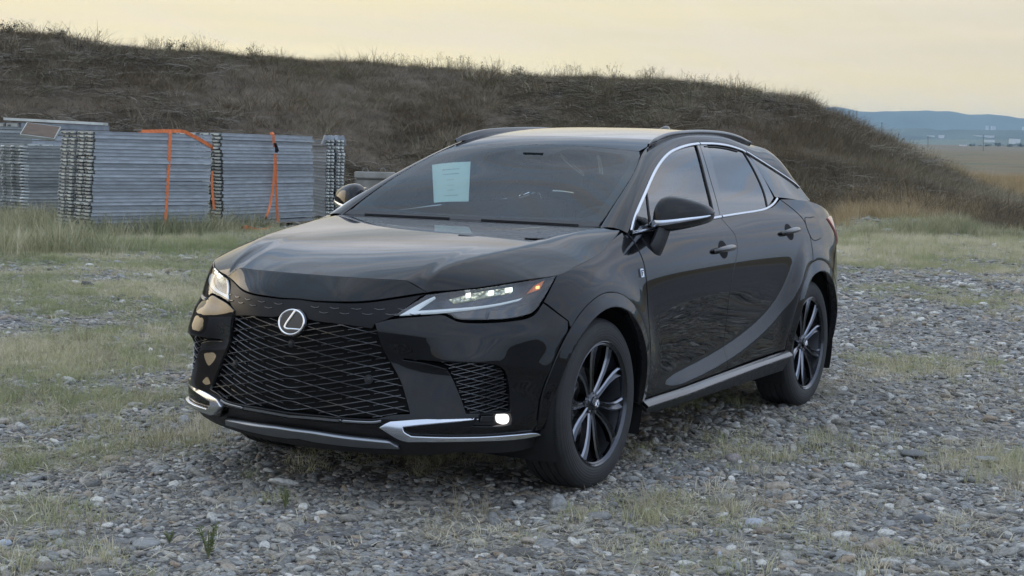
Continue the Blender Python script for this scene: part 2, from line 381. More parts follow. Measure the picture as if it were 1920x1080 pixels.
M['amberhot'] = emis('amber_bulb', (1., .4, .08), 2.5)
M['fog'] = emis('fog_lamp_lit', (1., .93, .9), 1.3)
M['housing'] = pbr('lamp_housing', (.05, .06, .075), .25, .6)
# ================================================================== THE CAR: analytic surfaces
CT = [(1.02, -.2), (1.02, 0), (1.002, .2), (.948, .37), (.888, .52), (.83, .66), (.755, .775), (.62, .86), (.45, .91), (.2, .942), (0, .95), (-.45, .95), (-1.2, .95), (-2.0, .95), (-2.85, .95), (-3.15, .943), (-3.42, .915), (-3.62, .84), (-3.76, .68), (-3.83, .45), (-3.86, .2), (-3.86, 0), (-3.86, -.2)]
_c = cr(CT, 40); _i0 = 40; _c = _c[_i0:-40]
_c = resample(_c, .004)
_cs = np.concatenate([[0], np.cumsum(np.linalg.norm(np.diff(_c, axis=0), axis=1))]); SMAX = _cs[-1]
# smooth the tangent field so reflections stay clean
_t = np.gradient(_c, axis=0); _k = np.hanning(61); _k /= _k.sum()
_tm = np.vstack([_t[60:0:-1]*[-1, 1], _t, _t[-2:-62:-1]*[-1, 1]])
_tm = np.stack([np.convolve(_tm[:, k], _k, 'same') for k in (0, 1)], 1)[60:-60]
_tm /= np.linalg.norm(_tm, axis=1)[:, None]
_cn = np.stack([_tm[:, 1], -_tm[:, 0]], 1)
def s_of(x, y): return _cs[np.argmin((_c[:, 0]-x)**2+(_c[:, 1]-y)**2)]
def sx(x):
    x = np.asarray(x, float); m = (_c[:, 0] < .6) & (_c[:, 0] > -3.5); return np.interp(-x, -_c[m, 0], _cs[m])
ZL = [.18, .28, .36, .45, .55, .65, .75, .82, .88, .95, 1.0, 1.05, 1.10, 1.15, 1.2, 1.26]
ROWS = [
 ((1.02, 0), [-.16, -.05, .01, .02, .02, .012, 0, -.022, -.055, -.112, -.16, -.22, -.3, -.4, -.5, -.6]),
 ((.948, .37), [-.14, -.03, .03, .022, .008, -.002, .003, -.012, -.038, -.087, -.13, -.18, -.27, -.4, -.5, -.6]),
 ((.882, .54), [-.13, -.01, .03, .018, -.004, -.022, -.016, -.032, -.067, -.088, -.13, -.21, -.3, -.4, -.5, -.6]),
 ((.83, .66), [-.12, -.01, .028, .018, .0, -.018, -.026, -.045, -.074, -.112, -.155, -.21, -.3, -.4, -.5, -.6]),
 ((.755, .775), [-.12, -.02, .012, .008, .0, -.012, -.034, -.058, -.080, -.115, -.15, -.2, -.28, -.38, -.48, -.55]),
 ((.62, .86), [-.10, -.03, .003, 0, 0, 0, -.010, -.028, -.046, -.078, -.108, -.16, -.23, -.33, -.42, -.5]),
 ((.38, .92), [-.08, -.04, -.01, 0, .008, .012, .01, .002, -.007, -.026, -.05, -.095, -.16, -.25, -.34, -.42]),
 ((0, .95), [-.09, -.04, -.015, -.003, .003, .006, .006, .002, -.005, -.018, -.034, -.064, -.105, -.16, -.22, -.3]),
 ((-.45, .95), [-.09, -.045, -.020, -.012, -.007, -.004, -.0035, -.0045, -.008, -.017, -.03, -.05, -.075, -.11, -.15, -.19]),
 ((-1.2, .95), [-.09, -.045, -.030, -.025, -.0205, -.016, -.0125, -.0105, -.0115, -.017, -.028, -.042, -.06, -.09, -.125, -.17]),
 ((-2.0, .95), [-.09, -.045, -.026, -.021, -.017, -.013, -.0105, -.009, -.010, -.015, -.024, -.038, -.056, -.08, -.11, -.15]),
 ((-2.85, .95), [-.09, -.045, -.012, .0, .006, .01, .012, .010, .007, .0, -.01, -.024, -.042, -.065, -.095, -.135]),
 ((-3.42, .915), [-.1, -.05, -.01, 0, .006, .006, .004, .0, -.004, -.010, -.018, -.030, -.047, -.070, -.1, -.14]),
 ((-3.76, .68), [-.16, -.07, -.01, 0, .003, -.005, -.02, -.03, -.03, -.025, -.02, -.025, -.04, -.07, -.12, -.17]),
 ((-3.86, 0), [-.2, -.09, -.02, 0, 0, -.02, -.045, -.06, -.06, -.05, -.045, -.04, -.05, -.09, -.14, -.19])]
_ss = [s_of(*p) for p, _ in ROWS]; _D = [r for _, r in ROWS]
_ss = [-_ss[1]]+_ss+[2*SMAX-_ss[-2]]; _D = np.array([_D[1]]+_D+[_D[-2]])
_Ws, _Wz = natW(_ss), natW(ZL)
def sstep(x, a, b): t = np.clip((x-a)/(b-a), 0, 1); return t*t*(3-2*t)
# the rising character band over the doors (x, z) of its lower edge
SWX = np.array([-3.0, -2.60, -2.50, -2.42, -2.30, -2.10, -1.85, -1.5, -1.1, -.6, .3])
SWZ = np.array([1.12, 0.90, .81, .735, .64, .555, .485, .42, .375, .34, .31])
def rib_d(s, z, B):
    d = np.einsum('ij,ik,jk->i', _Ws(s), _Wz(z), _D)
    x = B[:, 0]; side = sstep(B[:, 1], .80, .93)
    for cx, ro, amp in ((0., .50, .020), (-2.85, .51, .020)):
        r = np.hypot(x-cx, z-.38); up = sstep(z, .30, .60)*side
        d = d+amp*np.exp(-(np.maximum(r-ro, 0)/.085)**2)*up*sstep(1.08-z, 0, .15)
    # door band: body steps out below the line
    zl = np.interp(x, SWX[:], SWZ[:]); zl = (zl+np.interp(x+.08, SWX, SWZ)+np.interp(x-.08, SWX, SWZ)+np.interp(x+.16, SWX, SWZ)+np.interp(x-.16, SWX, SWZ))/5
    on = sstep(x, -2.75, -2.45)*sstep(-x, .35, 1.0)
    slope = 1./np.sqrt(1+np.interp(x, SWX, np.gradient(SWZ, SWX))**2)
    q = (z-zl)*slope
    d = d+on*(.030*(1-sstep(q, -.015, .085)))
    return d
def rib(uv, extra=None, lift=0.):
    uv = np.asarray(uv, float); s = np.abs(uv[:, 0]); z = uv[:, 1]; sg = np.where(uv[:, 0] < 0, -1., 1.)
    ss = np.clip(s, 0, SMAX)
    B = np.stack([np.interp(ss, _cs, _c[:, k]) for k in (0, 1)], 1); Nn = np.stack([np.interp(ss, _cs, _cn[:, k]) for k in (0, 1)], 1)
    Nn /= np.linalg.norm(Nn, axis=1)[:, None]
    d = rib_d(s, z, B)+lift
    if extra is not None: d = d+extra(s, z, B)
    P = B+Nn*d[:, None]
    return np.stack([P[:, 0], P[:, 1]*sg, z], 1)
def S_rib(extra=None, lift=0.): return lambda uv: rib(uv, extra, lift)
def px_rib(pts, lift=0.):
    """photo pixel -> (s, z) on the body side surface (left half)"""
    out = []
    for p in np.atleast_2d(np.asarray(pts, float)):
        v = ray(p); lo, hi = 4.0, 13.0
        for it in range(4):
            t = np.linspace(lo, hi, 120); P = CAMP+t[:, None]*v
            D2 = (P[:, None, 0]-_c[None, ::4, 0])**2+(P[:, None, 1]-_c[None, ::4, 1])**2; j = D2.argmin(1)*4
            if it >= 2:
                jj = np.clip(j[:, None]+np.arange(-6, 7)[None], 0, len(_c)-1); D3 = (P[:, None, 0]-_c[jj, 0])**2+(P[:, None, 1]-_c[jj, 1])**2; j = jj[np.arange(len(j)), D3.argmin(1)]
            g = ((P[:, :2]-_c[j])*_cn[j]).sum(1)-rib_d(_cs[j], np.clip(P[:, 2], .18, 1.26), _c[j])-lift
            k = np.argmax(g < 0)
            if g.min() > 0: k = g.argmin()
            k = max(k, 1); lo, hi = t[k-1], t[min(k+0, len(t)-1)]
            if hi <= lo: hi = lo+1e-3
            lo -= 2e-4; hi += 2e-4
        P = CAMP+.5*(lo+hi)*v; jj = np.argmin((_c[:, 0]-P[0])**2+(_c[:, 1]-P[1])**2); sgn = (P[:2]-_c[jj])@_tm[jj]
        out.append((_cs[jj]+sgn, P[2]))
    return np.array(out)
def XZ(pts): pts = np.asarray(pts, float); return np.stack([sx(pts[:, 0]), pts[:, 1]], 1)
# ---- hood
HC = natW([-.5, -.3, 0, .3, .6, .75, .84, .91]); HCZ = np.array([1.159, 1.148, 1.125, 1.088, 1.040, 1.007, .980, .954])
def hz_c(x): return HC(x)@HCZ
CRX = [-.45, -.36, .1, .4, .6, .75, .842, .92]; CRY = [.74, .735, .70, .645, .57, .503, .45, .40]; CRZ = [1.158, 1.154, 1.107, 1.070, 1.033, .987, .953, .925]
_wcr = natW(CRX)
EDX = [-.36, -.25, -.1, 0, .2]; EDZ = [1.142, 1.105, 1.062, 1.040, 1.008]
_E1 = rib(np.stack([sx(EDX), EDZ], 1))
_hp = px_rib([(1044, 516.5), (980, 525.5), (915, 536), (860, 543), (801, 547.5)])
EDGE = np.vstack([_E1, rib(_hp)]); print('EDGE', EDGE.round(3).tolist())
_wed = natW(EDGE[:, 0])
def hood_raw(uv):
    uv = np.asarray(uv, float); x, ya = uv[:, 0], np.sqrt(uv[:, 1]**2+1e-8)
    zc = hz_c(x); yc = _wcr(x)@np.array(CRY); zr = _wcr(x)@np.array(CRZ)
    ye = _wed(x)@EDGE[:, 1]; ze = _wed(x)@EDGE[:, 2]; ye = np.maximum(ye, yc+.03)
    inner = zc+(zr-zc)*(ya/yc)**2
    t = (ya-yc)/(ye-yc); outer = zr+(ze-zr)*np.where(t > 0, t*(.72+.28*t), t*.72)
    k = .005; h = np.clip(.5+.5*(outer-inner)/k, 0, 1)
    z = outer*(1-h)+inner*h-k*h*(1-h)
    return np.stack([x, uv[:, 1], z], 1)
sA = px_rib([(762, 526), (801, 548.5)]); nose_top = [(0, .9575), (.2, .9575), (.36, .956), tuple(sA[0])]
_nb = rib(np.vstack([resample(cr(nose_top, 8), .03), resample(sA, .02)[1:]])); _nb = _nb[np.argsort(_nb[:, 1])]
_nd = _nb[:, 2]-hood_raw(_nb[:, :2])[:, 2]
def hood(uv):
    P = hood_raw(uv); ya = np.abs(P[:, 1]); xn = np.interp(ya, _nb[:, 1], _nb[:, 0]); dl = np.interp(ya, _nb[:, 1], _nd)
    P[:, 2] += dl*np.exp(-(np.maximum(xn-P[:, 0], 0)/.14)**1.3)*np.exp(-np.maximum(ya-_nb[-1, 1], 0)/.02); return P
# ---- greenhouse side
GZ = [1.05, 1.13, 1.2, 1.25, 1.35, 1.45, 1.5, 1.55, 1.6, 1.7]; GY = [.905, .868, .832, .805, .745, .684, .652, .618, .58, .5]
_wg = natW(GZ)
def green(uv):
    uv = np.asarray(uv, float); x, z = uv[:, 0], uv[:, 1]; y = _wg(z)@np.array(GY)
    y = y-.045*np.clip((-2.45-x)/.9, 0, 2)**2
    return np.stack([x, y, z], 1)
def S_green(lift=0.):
    if not lift: return green
    def f(uv):
        P, n = surf_eval(green, uv); n = np.where(n[:, 1:2] < 0, -n, n); return P+n*lift
    return f
def px_green(pts, lift=0.):
    out = []
    for p in np.atleast_2d(np.asarray(pts, float)):
        v = ray(p); lo, hi = 5., 12.
        for it in range(3):
            t = np.linspace(lo, hi, 200); P = CAMP+t[:, None]*v; Q = green(np.stack([P[:, 0], np.clip(P[:, 2], 1.05, 1.7)], 1)); k = np.argmax(P[:, 1]-Q[:, 1]-lift < 0); k = max(k, 1); lo, hi = t[k-1], t[k]
        out.append((P[k, 0], P[k, 2]))
    return np.array(out)
def strip_on(name, S, uvs, w, h, mat, parent, side='both', closed=False, lift=0., taper=None, step=.02):
    P, N = surf_eval(S, resample(np.asarray(uvs, float), step, closed)); N = np.where((N*(P*[0, 1, 0]+[0, 0, .3])).sum(1)[:, None] < 0, -N, N)
    obs = []
    for sd in ((1, -1) if side == 'both' else ((1,) if side in ('left', 'mid') else (-1,))):
        q = np.array([1, sd, 1]); V, F = sweep_data(P*q+N*q*lift, N*q, rrect(w, h), closed, taper)
        obs.append(link(name, auto(fix_normals(mesh(name, V, F)), 50), mat, parent))
    return obs
# ---- upper structure curves (left side): U = windscreen edge / roof joint
UC = np.array([(-.36, .738, 1.152), (-.56, .712, 1.255), (-.78, .678, 1.358), (-.98, .632, 1.446), (-1.159, .583, 1.518), (-1.40, .562, 1.574), (-1.70, .553, 1.607), (-2.05, .548, 1.622), (-2.40, .545, 1.610), (-2.75, .545, 1.574), (-3.05, .545, 1.520)])
# ================================================================== THE CAR: parts
car = tag(empty('suv'), 'glossy black five-door SUV with a wide mesh grille parked on the gravel', 'car')
def PR(*pts): return px_rib(np.array(pts, float))
def arc(cx, r, a0, a1, n=14, cz=.38): a = np.radians(np.linspace(a0, a1, n)); return XZ(np.stack([cx+r*np.cos(a), cz+r*np.sin(a)], 1))
def msym(P): return P*[-1, 1]
def full(half):  # half outline from s=0 .. s=0 (open), closed by its mirror image
    half = np.asarray(half); return np.vstack([half, msym(half)[::-1][1:-1]]) if abs(half[0, 0]) < 1e-6 and abs(half[-1, 0]) < 1e-6 else np.vstack([half, msym(half)[::-1]])
def multi(name, Ds, mat, parent):
    b = [0]; 
    for D in Ds: b.append(b[-1]+len(D[0]))
    return link(name, mesh(name, np.vstack([D[0] for D in Ds]), [[i+o for i in f] for D, o in zip(Ds, b) for f in D[2]], np.vstack([D[1] for D in Ds])), mat, parent)
# crease of the bumper fang
_cl = PR((735, 671), (756, 672), (800, 675), (850, 678), (912, 680), (947, 684), (990, 688), (1030, 694))
def fang(s, z, B):
    zc = np.interp(s, _cl[:, 0], _cl[:, 1]); A = .034*sstep(s, _cl[0, 0]-.01, _cl[3, 0])*(1-.8*sstep(s, _cl[3, 0]+.02, _cl[6, 0]))
    q = z-zc; up = np.exp(-(np.maximum(q, 0)/.062)**2); dn = np.exp(-(np.maximum(-q, 0)/.030)**2)
    sh = .016*(1-sstep(z, .735, .80))*sstep(s, _cl[0, 0]-.1, _cl[2, 0])*(1-sstep(s, _cl[6, 0]-.1, _cl[7, 0]+.05))
    return A*np.where(q > 0, up, dn)+sh*sstep(z, .62, .72)
def flat_ext(s, z, B): return 0*s
# ---- nose panel
nose = poly(nose_top, [sA[0], sA[1]], PR((801, 548.5), (740, 557.5), (677.5, 565), (590, 564)), [PR((590, 564))[0], (0, .860)])
panel('nose_panel', S_rib(), full(nose), M['paint'], car, 'mid', res=.02)
# ---- hood
_nl = rib(np.array(nose_top)); hp = poly(_nl[:, :2], [_nl[-1][:2], EDGE[-1][:2]], EDGE[::-1][:, :2], [(EDGE[0, 0], EDGE[0, 1]), (-.36, .745)], [(-.36, .745), (-.385, .5), (-.398, .25), (-.402, 0)])
hp = np.vstack([hp, hp[::-1][1:-1]*[1, -1]]) if abs(hp[-1, 1]) < 1e-6 else np.vstack([hp, hp[::-1]*[1, -1]])
panel('hood', hood, hp, M['paint'], car, 'mid', res=.025)
# ---- grille
gtop = PR((590, 566), (677.5, 568), (740, 560.5), (797, 551.5)); gs = PR((789, 556), (735, 595), (703, 607.5))
gside = PR((703, 607.5), (712, 640), (725, 668), (750, 714), (768.8, 776)); gbot = PR((768.8, 776), (730, 779), (715, 783), (700, 785.5), (600, 779))
gcb = gbot[-1, 1]-.004
gh = poly([(0, .858), gtop[0]], gtop, [gtop[-1], gs[0]], gs, gside, gbot, [gbot[-1], (0, gcb)], step=.03)
gfull = full(gh)
# glossy upper band with the lamp-side wings
gmid = PR((590, 603), (650, 610), (697, 617))
band = poly([(0, .858), gtop[0]], gtop, [gtop[-1], gs[0]], gs, [gs[-1], gmid[-1]], gmid[::-1], [gmid[0], (0, .795)], step=.025)
panel('grille_top_panel', S_rib(lift=-.006), full(band), M['band'], car, 'mid', res=.03, skirt=.03)
gr = MB(); mesh_poly = gfull
def gline(P, w=.0045, dep=.016):
    ok = inpoly(P, mesh_poly); 
    i = 0
    while i < len(P):
        if ok[i]:
            j = i
            while j+1 < len(P) and ok[j+1]: j += 1
            if j-i >= 2:
                q, n = surf_eval(S_rib(lift=-.010), P[i:j+1]); gr.sweep(q, n, [(w/2, -dep), (w/2, 0), (w*.25, .0012), (-w*.25, .0012), (-w/2, 0), (-w/2, -dep)])
            i = j+1
        else: i += 1
sv = np.linspace(-.62, .62, 70); PIT = .047
for k in range(-6, 16):
    c0 = .345+k*PIT
    A = np.stack([sv, c0+.2*np.sqrt(sv**2+.0004)], 1); B_ = np.stack([sv, c0-.2*np.sqrt(sv**2+.0004)+.0], 1)
    ztop = .785
    A[:, 1] = np.where(A[:, 1] > ztop, 9, A[:, 1]); B_[:, 1] = np.where(B_[:, 1] > ztop, 9, B_[:, 1])
    gline(A); gline(B_, .004, .014)
    for j in range(0, 6):      # the doubled short bars inside the lattice cells
        for sg in (-1, 1):
            a = .1175*j+.03; b = a+.10; t = np.linspace(a, b, 6); z = c0+PIT*.5+.2*t
            if z.max() < ztop: gline(np.stack([sg*t, z], 1)[::sg], .0035, .012)
for row, z0 in enumerate((.828, .808)):   # the fading dashes of the upper band
    for j in range(-5, 6):
        s0 = (j+.5*row)*.098; 
        if abs(s0) < .075: continue
        t = np.linspace(-.022, .022, 7); P = np.stack([s0+t, z0+.16*abs(s0)*0+.004*(np.abs(t)/.022)**1.5+.02*abs(s0)], 1)
        q, n = surf_eval(S_rib(lift=-.0055), P); gr.sweep(q, n, rrect(.0035, .0025))
M['grille'] = pbr('gloss_grille_black', (.03, .03, .033), .16, 0., Coat_Weight=1., Coat_Roughness=.04)
gr.build('grille_mesh', M['grille'], car, 30)
panel('grille_backing', S_rib(lift=-.045), full(poly([(0, .80), gmid[0]*[1, 1]+[0, .01]], gmid+[0, .01], [gmid[-1]+[0, .01], gside[0]], gside, gbot, [gbot[-1], (0, gcb)], step=.04)), M['liner'], car, 'mid', res=.06)
# radar camera and parking sensors behind the mesh
for p, r in (((545, 643), .011), ((690, 712), .013)):
    for sg in ((1,) if p[0] < 600 else (1, -1)):
        sn = MB()
        q = px_rib(p)[0]; q = np.array([[q[0]*sg, q[1]]]) if p[0] > 600 else np.array([[0, .675]])
        P, n = surf_eval(S_rib(lift=-.012), q); P, n = P[0], n[0]; t = np.cross(n, [0, 0, 1]); t /= np.linalg.norm(t); u = np.cross(n, t)
        a = np.linspace(0, 2*np.pi, 18, endpoint=False)
        for k, (rr, hh) in enumerate(((r*1.5, 0), (r*1.4, .006), (r, .006), (r*.9, .011), (r*.3, .013))):
            ring = P+n*hh+rr*(np.cos(a)[:, None]*t+np.sin(a)[:, None]*u); sn.V.append(ring)
            if k: sn.F += [[sn.n-18+i, sn.n-18+(i+1) % 18, sn.n+(i+1) % 18, sn.n+i] for i in range(18)]
            sn.M += [0]*(18 if k else 0); sn.n += 18
        sn.F.append(list(range(sn.n-18, sn.n))); sn.M.append(0)
        sn.build('parking_sensor' if p[0] > 600 else 'front_camera', M['matte'], car)
# ---- emblem
def on_plane(c, n, pts, h=0.):
    n = np.array(n, float)/np.linalg.norm(n); t = np.array([0, 1., 0]) if abs(n[1]) < .5 else np.array([-1., 0, 0]); t = t-n*(t@n); t /= np.linalg.norm(t); u = np.cross(n, t); u = u if u[2] > 0 else -u
    pts = np.asarray(pts, float); return np.array(c)+pts[:, 0:1]*t+pts[:, 1:2]*u+n*h, n
def emblem(c, n, w, h, mat_ring, parent, disc=True, mir=1, name='emblem'):
    a = np.linspace(0, 2*np.pi, 48, endpoint=False); mb = MB(); th = w*.036
    P, nn = on_plane(c, n, np.stack([w/2*np.cos(a), h/2*np.sin(a)], 1), .004); mb.sweep(P, np.tile(nn, (48, 1)), [(th, -.004), (th*.8, .0), (th*.3, .002), (-th*.3, .002), (-th*.8, 0), (-th, -.004)], closed=True)
    Lp = cr(np.array([(.10, .47), (-.06, .16), (-.20, -.12), (-.22, -.24), (-.14, -.28), (.12, -.275), (.43, -.27)])*[w*mir, h], 6)
    P, nn = on_plane(c, n, Lp, .004); mb.sweep(P, np.tile(nn, (len(P), 1)), [(th*1.05, -.004), (th*.9, .001), (th*.3, .0025), (-th*.3, .0025), (-th*.9, .001), (-th*1.05, -.004)], taper=np.interp(np.linspace(0, 1, len(P)), [0, .35, .75, 1], [1.35, 1.1, .9, .75]))
    e = mb.build(name, mat_ring, parent, 50)
    if disc:
        md = MB(); Pd, nn = on_plane(c, n, np.stack([w*.57*np.cos(a), h*.59*np.sin(a)], 1), -.004); Pe, _ = on_plane(c, n, np.stack([w*.54*np.cos(a), h*.555*np.sin(a)], 1), .002)
        md.add(np.vstack([Pd, Pe]), [[i, (i+1) % 48, 48+(i+1) % 48, 48+i] for i in range(48)]+[list(range(48, 96))]); md.build('emblem_plate', M['gloss'], e, 40)
    return e
_lp, _ln = surf_eval(S_rib(lift=.004), np.array([[0., .765]])); emblem(_lp[0], _ln[0], .128, .104, M['bright'], car)
# ---- front bumper (one piece, both sides)
hlb = PR((703, 606), (734, 598.5), (789, 593.5), (832, 591), (845, 597), (861, 603.5), (952.5, 603), (1001, 591.5), (1019, 568.5))
bj = PR((1019, 568.5), (1065, 602.5))
def ang(p, cx=0.): P = rib(np.array([p]))[0]; return math.degrees(math.atan2(P[2]-.38, P[0]-cx)), math.hypot(P[2]-.38, P[0]-cx)
a0, r0 = ang(bj[1])
arcF = arc(0, .512, a0, 0, 16); arcF[0] = bj[1]
bb = PR((1034, 803), (1011, 814.5), (960, 823.5), (889, 826.5), (813, 828), (752, 827), (712, 802.5)); fb = PR((712, 802.5), (700, 799.5), (590, 791))
bh = poly([(0, fb[-1, 1]-.003), fb[-1]], fb[::-1], bb[::-1], [bb[0], arcF[-1]], arcF[::-1], bj[::-1], hlb[::-1], [hlb[0], gside[0]], gside, gbot, [gbot[-1], (0, gcb)], step=.018)
vent = poly(PR((756, 672.5), (800, 675), (835, 677), (912, 681), (934, 687), (948, 700), (955, 725), (957, 771)), PR((957, 771), (935, 773.5), (874, 775.5)), PR((874, 775.5), (866, 752), (857, 730), (848, 709), (838, 692)), PR((838, 692), (800, 681), (756, 674.5)), step=.012)
fogh = poly(PR((900, 777.5), (957, 775.5)), PR((957, 775.5), (960, 785), (958, 796)), PR((958, 796), (940, 799), (885, 799)), PR((885, 799), (893, 790), (900, 777.5)), step=.012)
D = patch_data(S_rib(fang), full(bh), holes=[vent, msym(vent), fogh, msym(fogh)], res=.017, skirt=.045)
fb_o = multi('front_bumper', [D], M['paint'], car)
# vents: dark backing and slats following the mesh pattern
vb = poly(PR((740, 668), (960, 668)), PR((960, 668), (965, 780)), PR((965, 780), (865, 782)), PR((865, 782), (740, 680)), step=.03)
panel('intake_backing', S_rib(lift=-.038), vb, M['liner'], car)
vm = MB(); vpoly = vent
def vline(P, w, dep, store):
    ok = inpoly(P, vpoly); k = np.where(ok)[0]
    if len(k) < 3: return
    P = P[k[0]:k[-1]+1]; q, n = surf_eval(S_rib(lift=-.012), P); store.sweep(q, n, [(w/2, -dep), (w/2, 0), (w*.25, .0015), (-w*.25, .0015), (-w/2, 0), (-w/2, -dep)])
vs = np.linspace(vent[:, 0].min()-.02, vent[:, 0].max()+.02, 44); vmb = {1: MB(), -1: MB()}
for k in range(-3, 9):
    z0 = .44+k*.030
    for sg in (1, -1):
        pass
    vline(np.stack([vs, z0+.22*(vs-vs[0])], 1), .005, .02, vm); vline(np.stack([vs, z0+.11-.24*(vs-vs[0])], 1), .004, .016, vm)
    vline(np.stack([vs, z0+.013+.22*(vs-vs[0])], 1)[18:40], .003, .012, vm)
o = vm.build('intake_grille', M['grille'], car, 30); 
me2 = mesh('intake_grille', np.vstack(vm.V)*[1, -1, 1], [f[::-1] for f in vm.F]); link('intake_grille', auto(fix_normals(me2), 30), M['grille'], car)
# fog lamp
def px_poly(*segs, step=.01): return poly(*[PR(*s) for s in segs], step=step)
fl = resample(cr(PR((937, 778), (946, 776.5), (955, 778.5), (957.5, 786), (955, 793.5), (946, 796.5), (938, 794), (935.5, 786)), 6, True), .005, True)
for o_ in panel('fog_lamp', S_rib(fang, lift=-.010), fl, M['fog'], car, res=.008, edge=.001, skirt=.02): pass
fl2 = px_poly(((904, 781), (930, 780)), ((930, 780), (932, 788), (929, 793)), ((929, 793), (901, 793)), ((901, 793), (904, 781)))
panel('corner_lamp', S_rib(fang, lift=-.016), fl2, M['gloss'], car, res=.01, skirt=.02)
panel('fog_lamp_housing', S_rib(fang, lift=-.030), px_poly(((880, 772), (965, 770)), ((965, 770), (965, 803)), ((965, 803), (880, 803)), ((880, 803), (880, 772)), step=.02), M['matte'], car, skirt=.02)
# chrome boomerang
ch = px_poly(((711, 801.5), (722, 794), (732.5, 789.4)), ((732.5, 789.4), (800, 785), (889.6, 781.3)), ((889.6, 781.3), (899, 787)), ((899, 787), (822, 794), (757, 800.5)), ((757, 800.5), (758.5, 808), (773, 816.5)), ((773, 816.5), (830, 818.5), (889.6, 817.8), (970, 813), (1000, 810.8), (1011.5, 813.8)), ((1011.5, 813.8), (1000, 817.5), (960, 823.5), (889.6, 826.8), (813.8, 828), (768, 828)), ((768, 828), (751.5, 824), (711, 801.5)), step=.012)
panel('bumper_chrome_trim', S_rib(lambda s, z, B: fang(s, z, B)+.005+.26*np.clip(.385-z, -.02, .1)), ch, M['chrome'], car, res=.012, edge=.003, skirt=.016)
# thin satin lip below the grille mesh
q = np.vstack([[(0, gcb-.016)], gbot[::-1][:-2]+[0, -.014]]); q = cr(q, 8); q = np.vstack([msym(q)[::-1][:-1], q])
strip_on('grille_lower_trim', S_rib(), q, .010, .004, M['silver'], car, 'mid')
# lower slot, skid strip and black apron
ap = poly([(0, fb[-1, 1]-.006), fb[-1]-[0, .003]], fb[::-1]-[0, .003], bb[::-1]-[0, .004], [bb[0]-[0, .004], bb[0]+[.012, -.040]], [bb[0]+[.012, -.040], tuple(PR((1000, 840))[0]), tuple(PR((860, 850))[0])], [PR((860, 850))[0], (.5, .222), (0, .215)], step=.025)
panel('front_apron', S_rib(lambda s, z, B: -.012-.02*sstep(z, .26, .33)*(s < 0.47)), full(ap), M['matte'], car, 'mid', res=.025, skirt=.03)
sk = poly([(0, .302), PR((590, 812.5))[0]], PR((590, 812.5), (665, 823.8), (732, 830)), PR((732, 830), (752, 842.5)), PR((752, 842.5), (690, 840), (590, 829)), [PR((590, 829))[0], (0, .262)])
panel('skid_strip', S_rib(lambda s, z, B: .012+0*s), full(sk), M['silver'], car, 'mid', res=.02, edge=.004, skirt=.02)
# ---- headlights
HO = [((735.5, 593), (800, 552.5)), ((800, 552.5), (860, 545), (915, 538.5), (980, 528), (1042, 517.5)), ((1042, 517.5), (1030, 541), (1016, 564)), ((1016, 564), (1008, 577), (997, 587), (975, 594), (952, 598), (900, 600.5), (862, 600)), ((862, 600), (850, 596), (843, 590.5), (832, 587.5)), ((832, 587.5), (789, 589.5), (735.5, 593))]
hl = px_poly(*HO, step=.014)
HLb = []
HL = {}
for sd in ('left', 'right'):
    o = panel('headlight', S_rib(lift=-.045), hl, M['housing'], car, sd, res=.02, edge=.001, skirt=-.03 if False else .01)[-1 if sd == 'right' else 0]
    HL[sd] = o
def both(name, S, out, mat, **k):
    r = []
    for sd in ('left', 'right'):
        D = patch_data(S, out, **k)
        if sd == 'right': D = mirror_y(D)
        r.append(link(name, mesh(name, D[0], D[2], D[1]), mat, HL[sd]))
    return r
both('lamp_lens', S_rib(lift=.001), hl, M['lens'], res=.02, edge=.002, skirt=.004)
# side walls of the lamp recess
wq, wn = surf_eval(S_rib(), hl)
for sd in ('left', 'right'):
    sg = np.array([1, 1 if sd == 'left' else -1, 1]); n = len(wq); V = np.vstack([wq-wn*.003, wq-wn*.05])*sg
    link('lamp_bezel', auto(mesh('lamp_bezel', V, [[i, (i+1) % n, n+(i+1) % n, n+i] for i in range(n)])), M['housing'], HL[sd])
DR = px_poly(((748, 591.5), (797, 563.5), (813.8, 556)), ((813.8, 556), (815, 558)), ((815, 558), (801, 566.5), (776, 583.5)), ((776, 583.5), (850, 578.7), (925, 571.3), (975, 561), (984, 558.5)), ((984, 558.5), (979, 563)), ((979, 563), (925, 574.5), (850, 582.7), (795, 587.3), (748, 591.5)), step=.01)
both('running_light', S_rib(lift=-.012), DR, M['drl'], res=.01, edge=.001, skirt=.02)
LC = px_poly(((920, 583), (960, 577), (1015, 562.5)), ((1015, 562.5), (1007, 576), (997, 586.5), (952, 597.5), (915, 599.5)), ((915, 599.5), (920, 583)))
both('lamp_cover', S_rib(lift=-.006), LC, M['gloss'], res=.02, skirt=.02)
LC2 = px_poly(((842, 587), (915, 580)), ((915, 580), (912, 598.5)), ((912, 598.5), (862, 598.5)), ((862, 598.5), (842, 587)))
both('lamp_sill', S_rib(lift=-.010), LC2, M['gloss'], res=.02, skirt=.02)
AM = px_poly(((996, 549.5), (1010, 534)), ((1010, 534), (1026, 526)), ((1026, 526), (1017, 543)), ((1017, 543), (996, 549.5)))
both('side_marker', S_rib(lift=-.014), AM, M['amber'], res=.01, edge=.001, skirt=.02)
AH = px_poly(((1009, 537), (1015, 536)), ((1015, 536), (1015, 541)), ((1015, 541), (1009, 542)), ((1009, 542), (1009, 537)), step=.004)
both('marker_bulb', S_rib(lift=-.010), AH, M['amberhot'], res=.01, edge=.0005, skirt=.006)
GL = px_poly(((840, 563), (880, 552)), ((880, 552), (920, 546), (968, 539)), ((968, 539), (967, 550)), ((967, 550), (925, 557), (880, 565), (850, 569)), ((850, 569), (840, 563)))
M['reflect'] = pbr('lamp_reflector', (.5, .52, .48), .3, .9); 
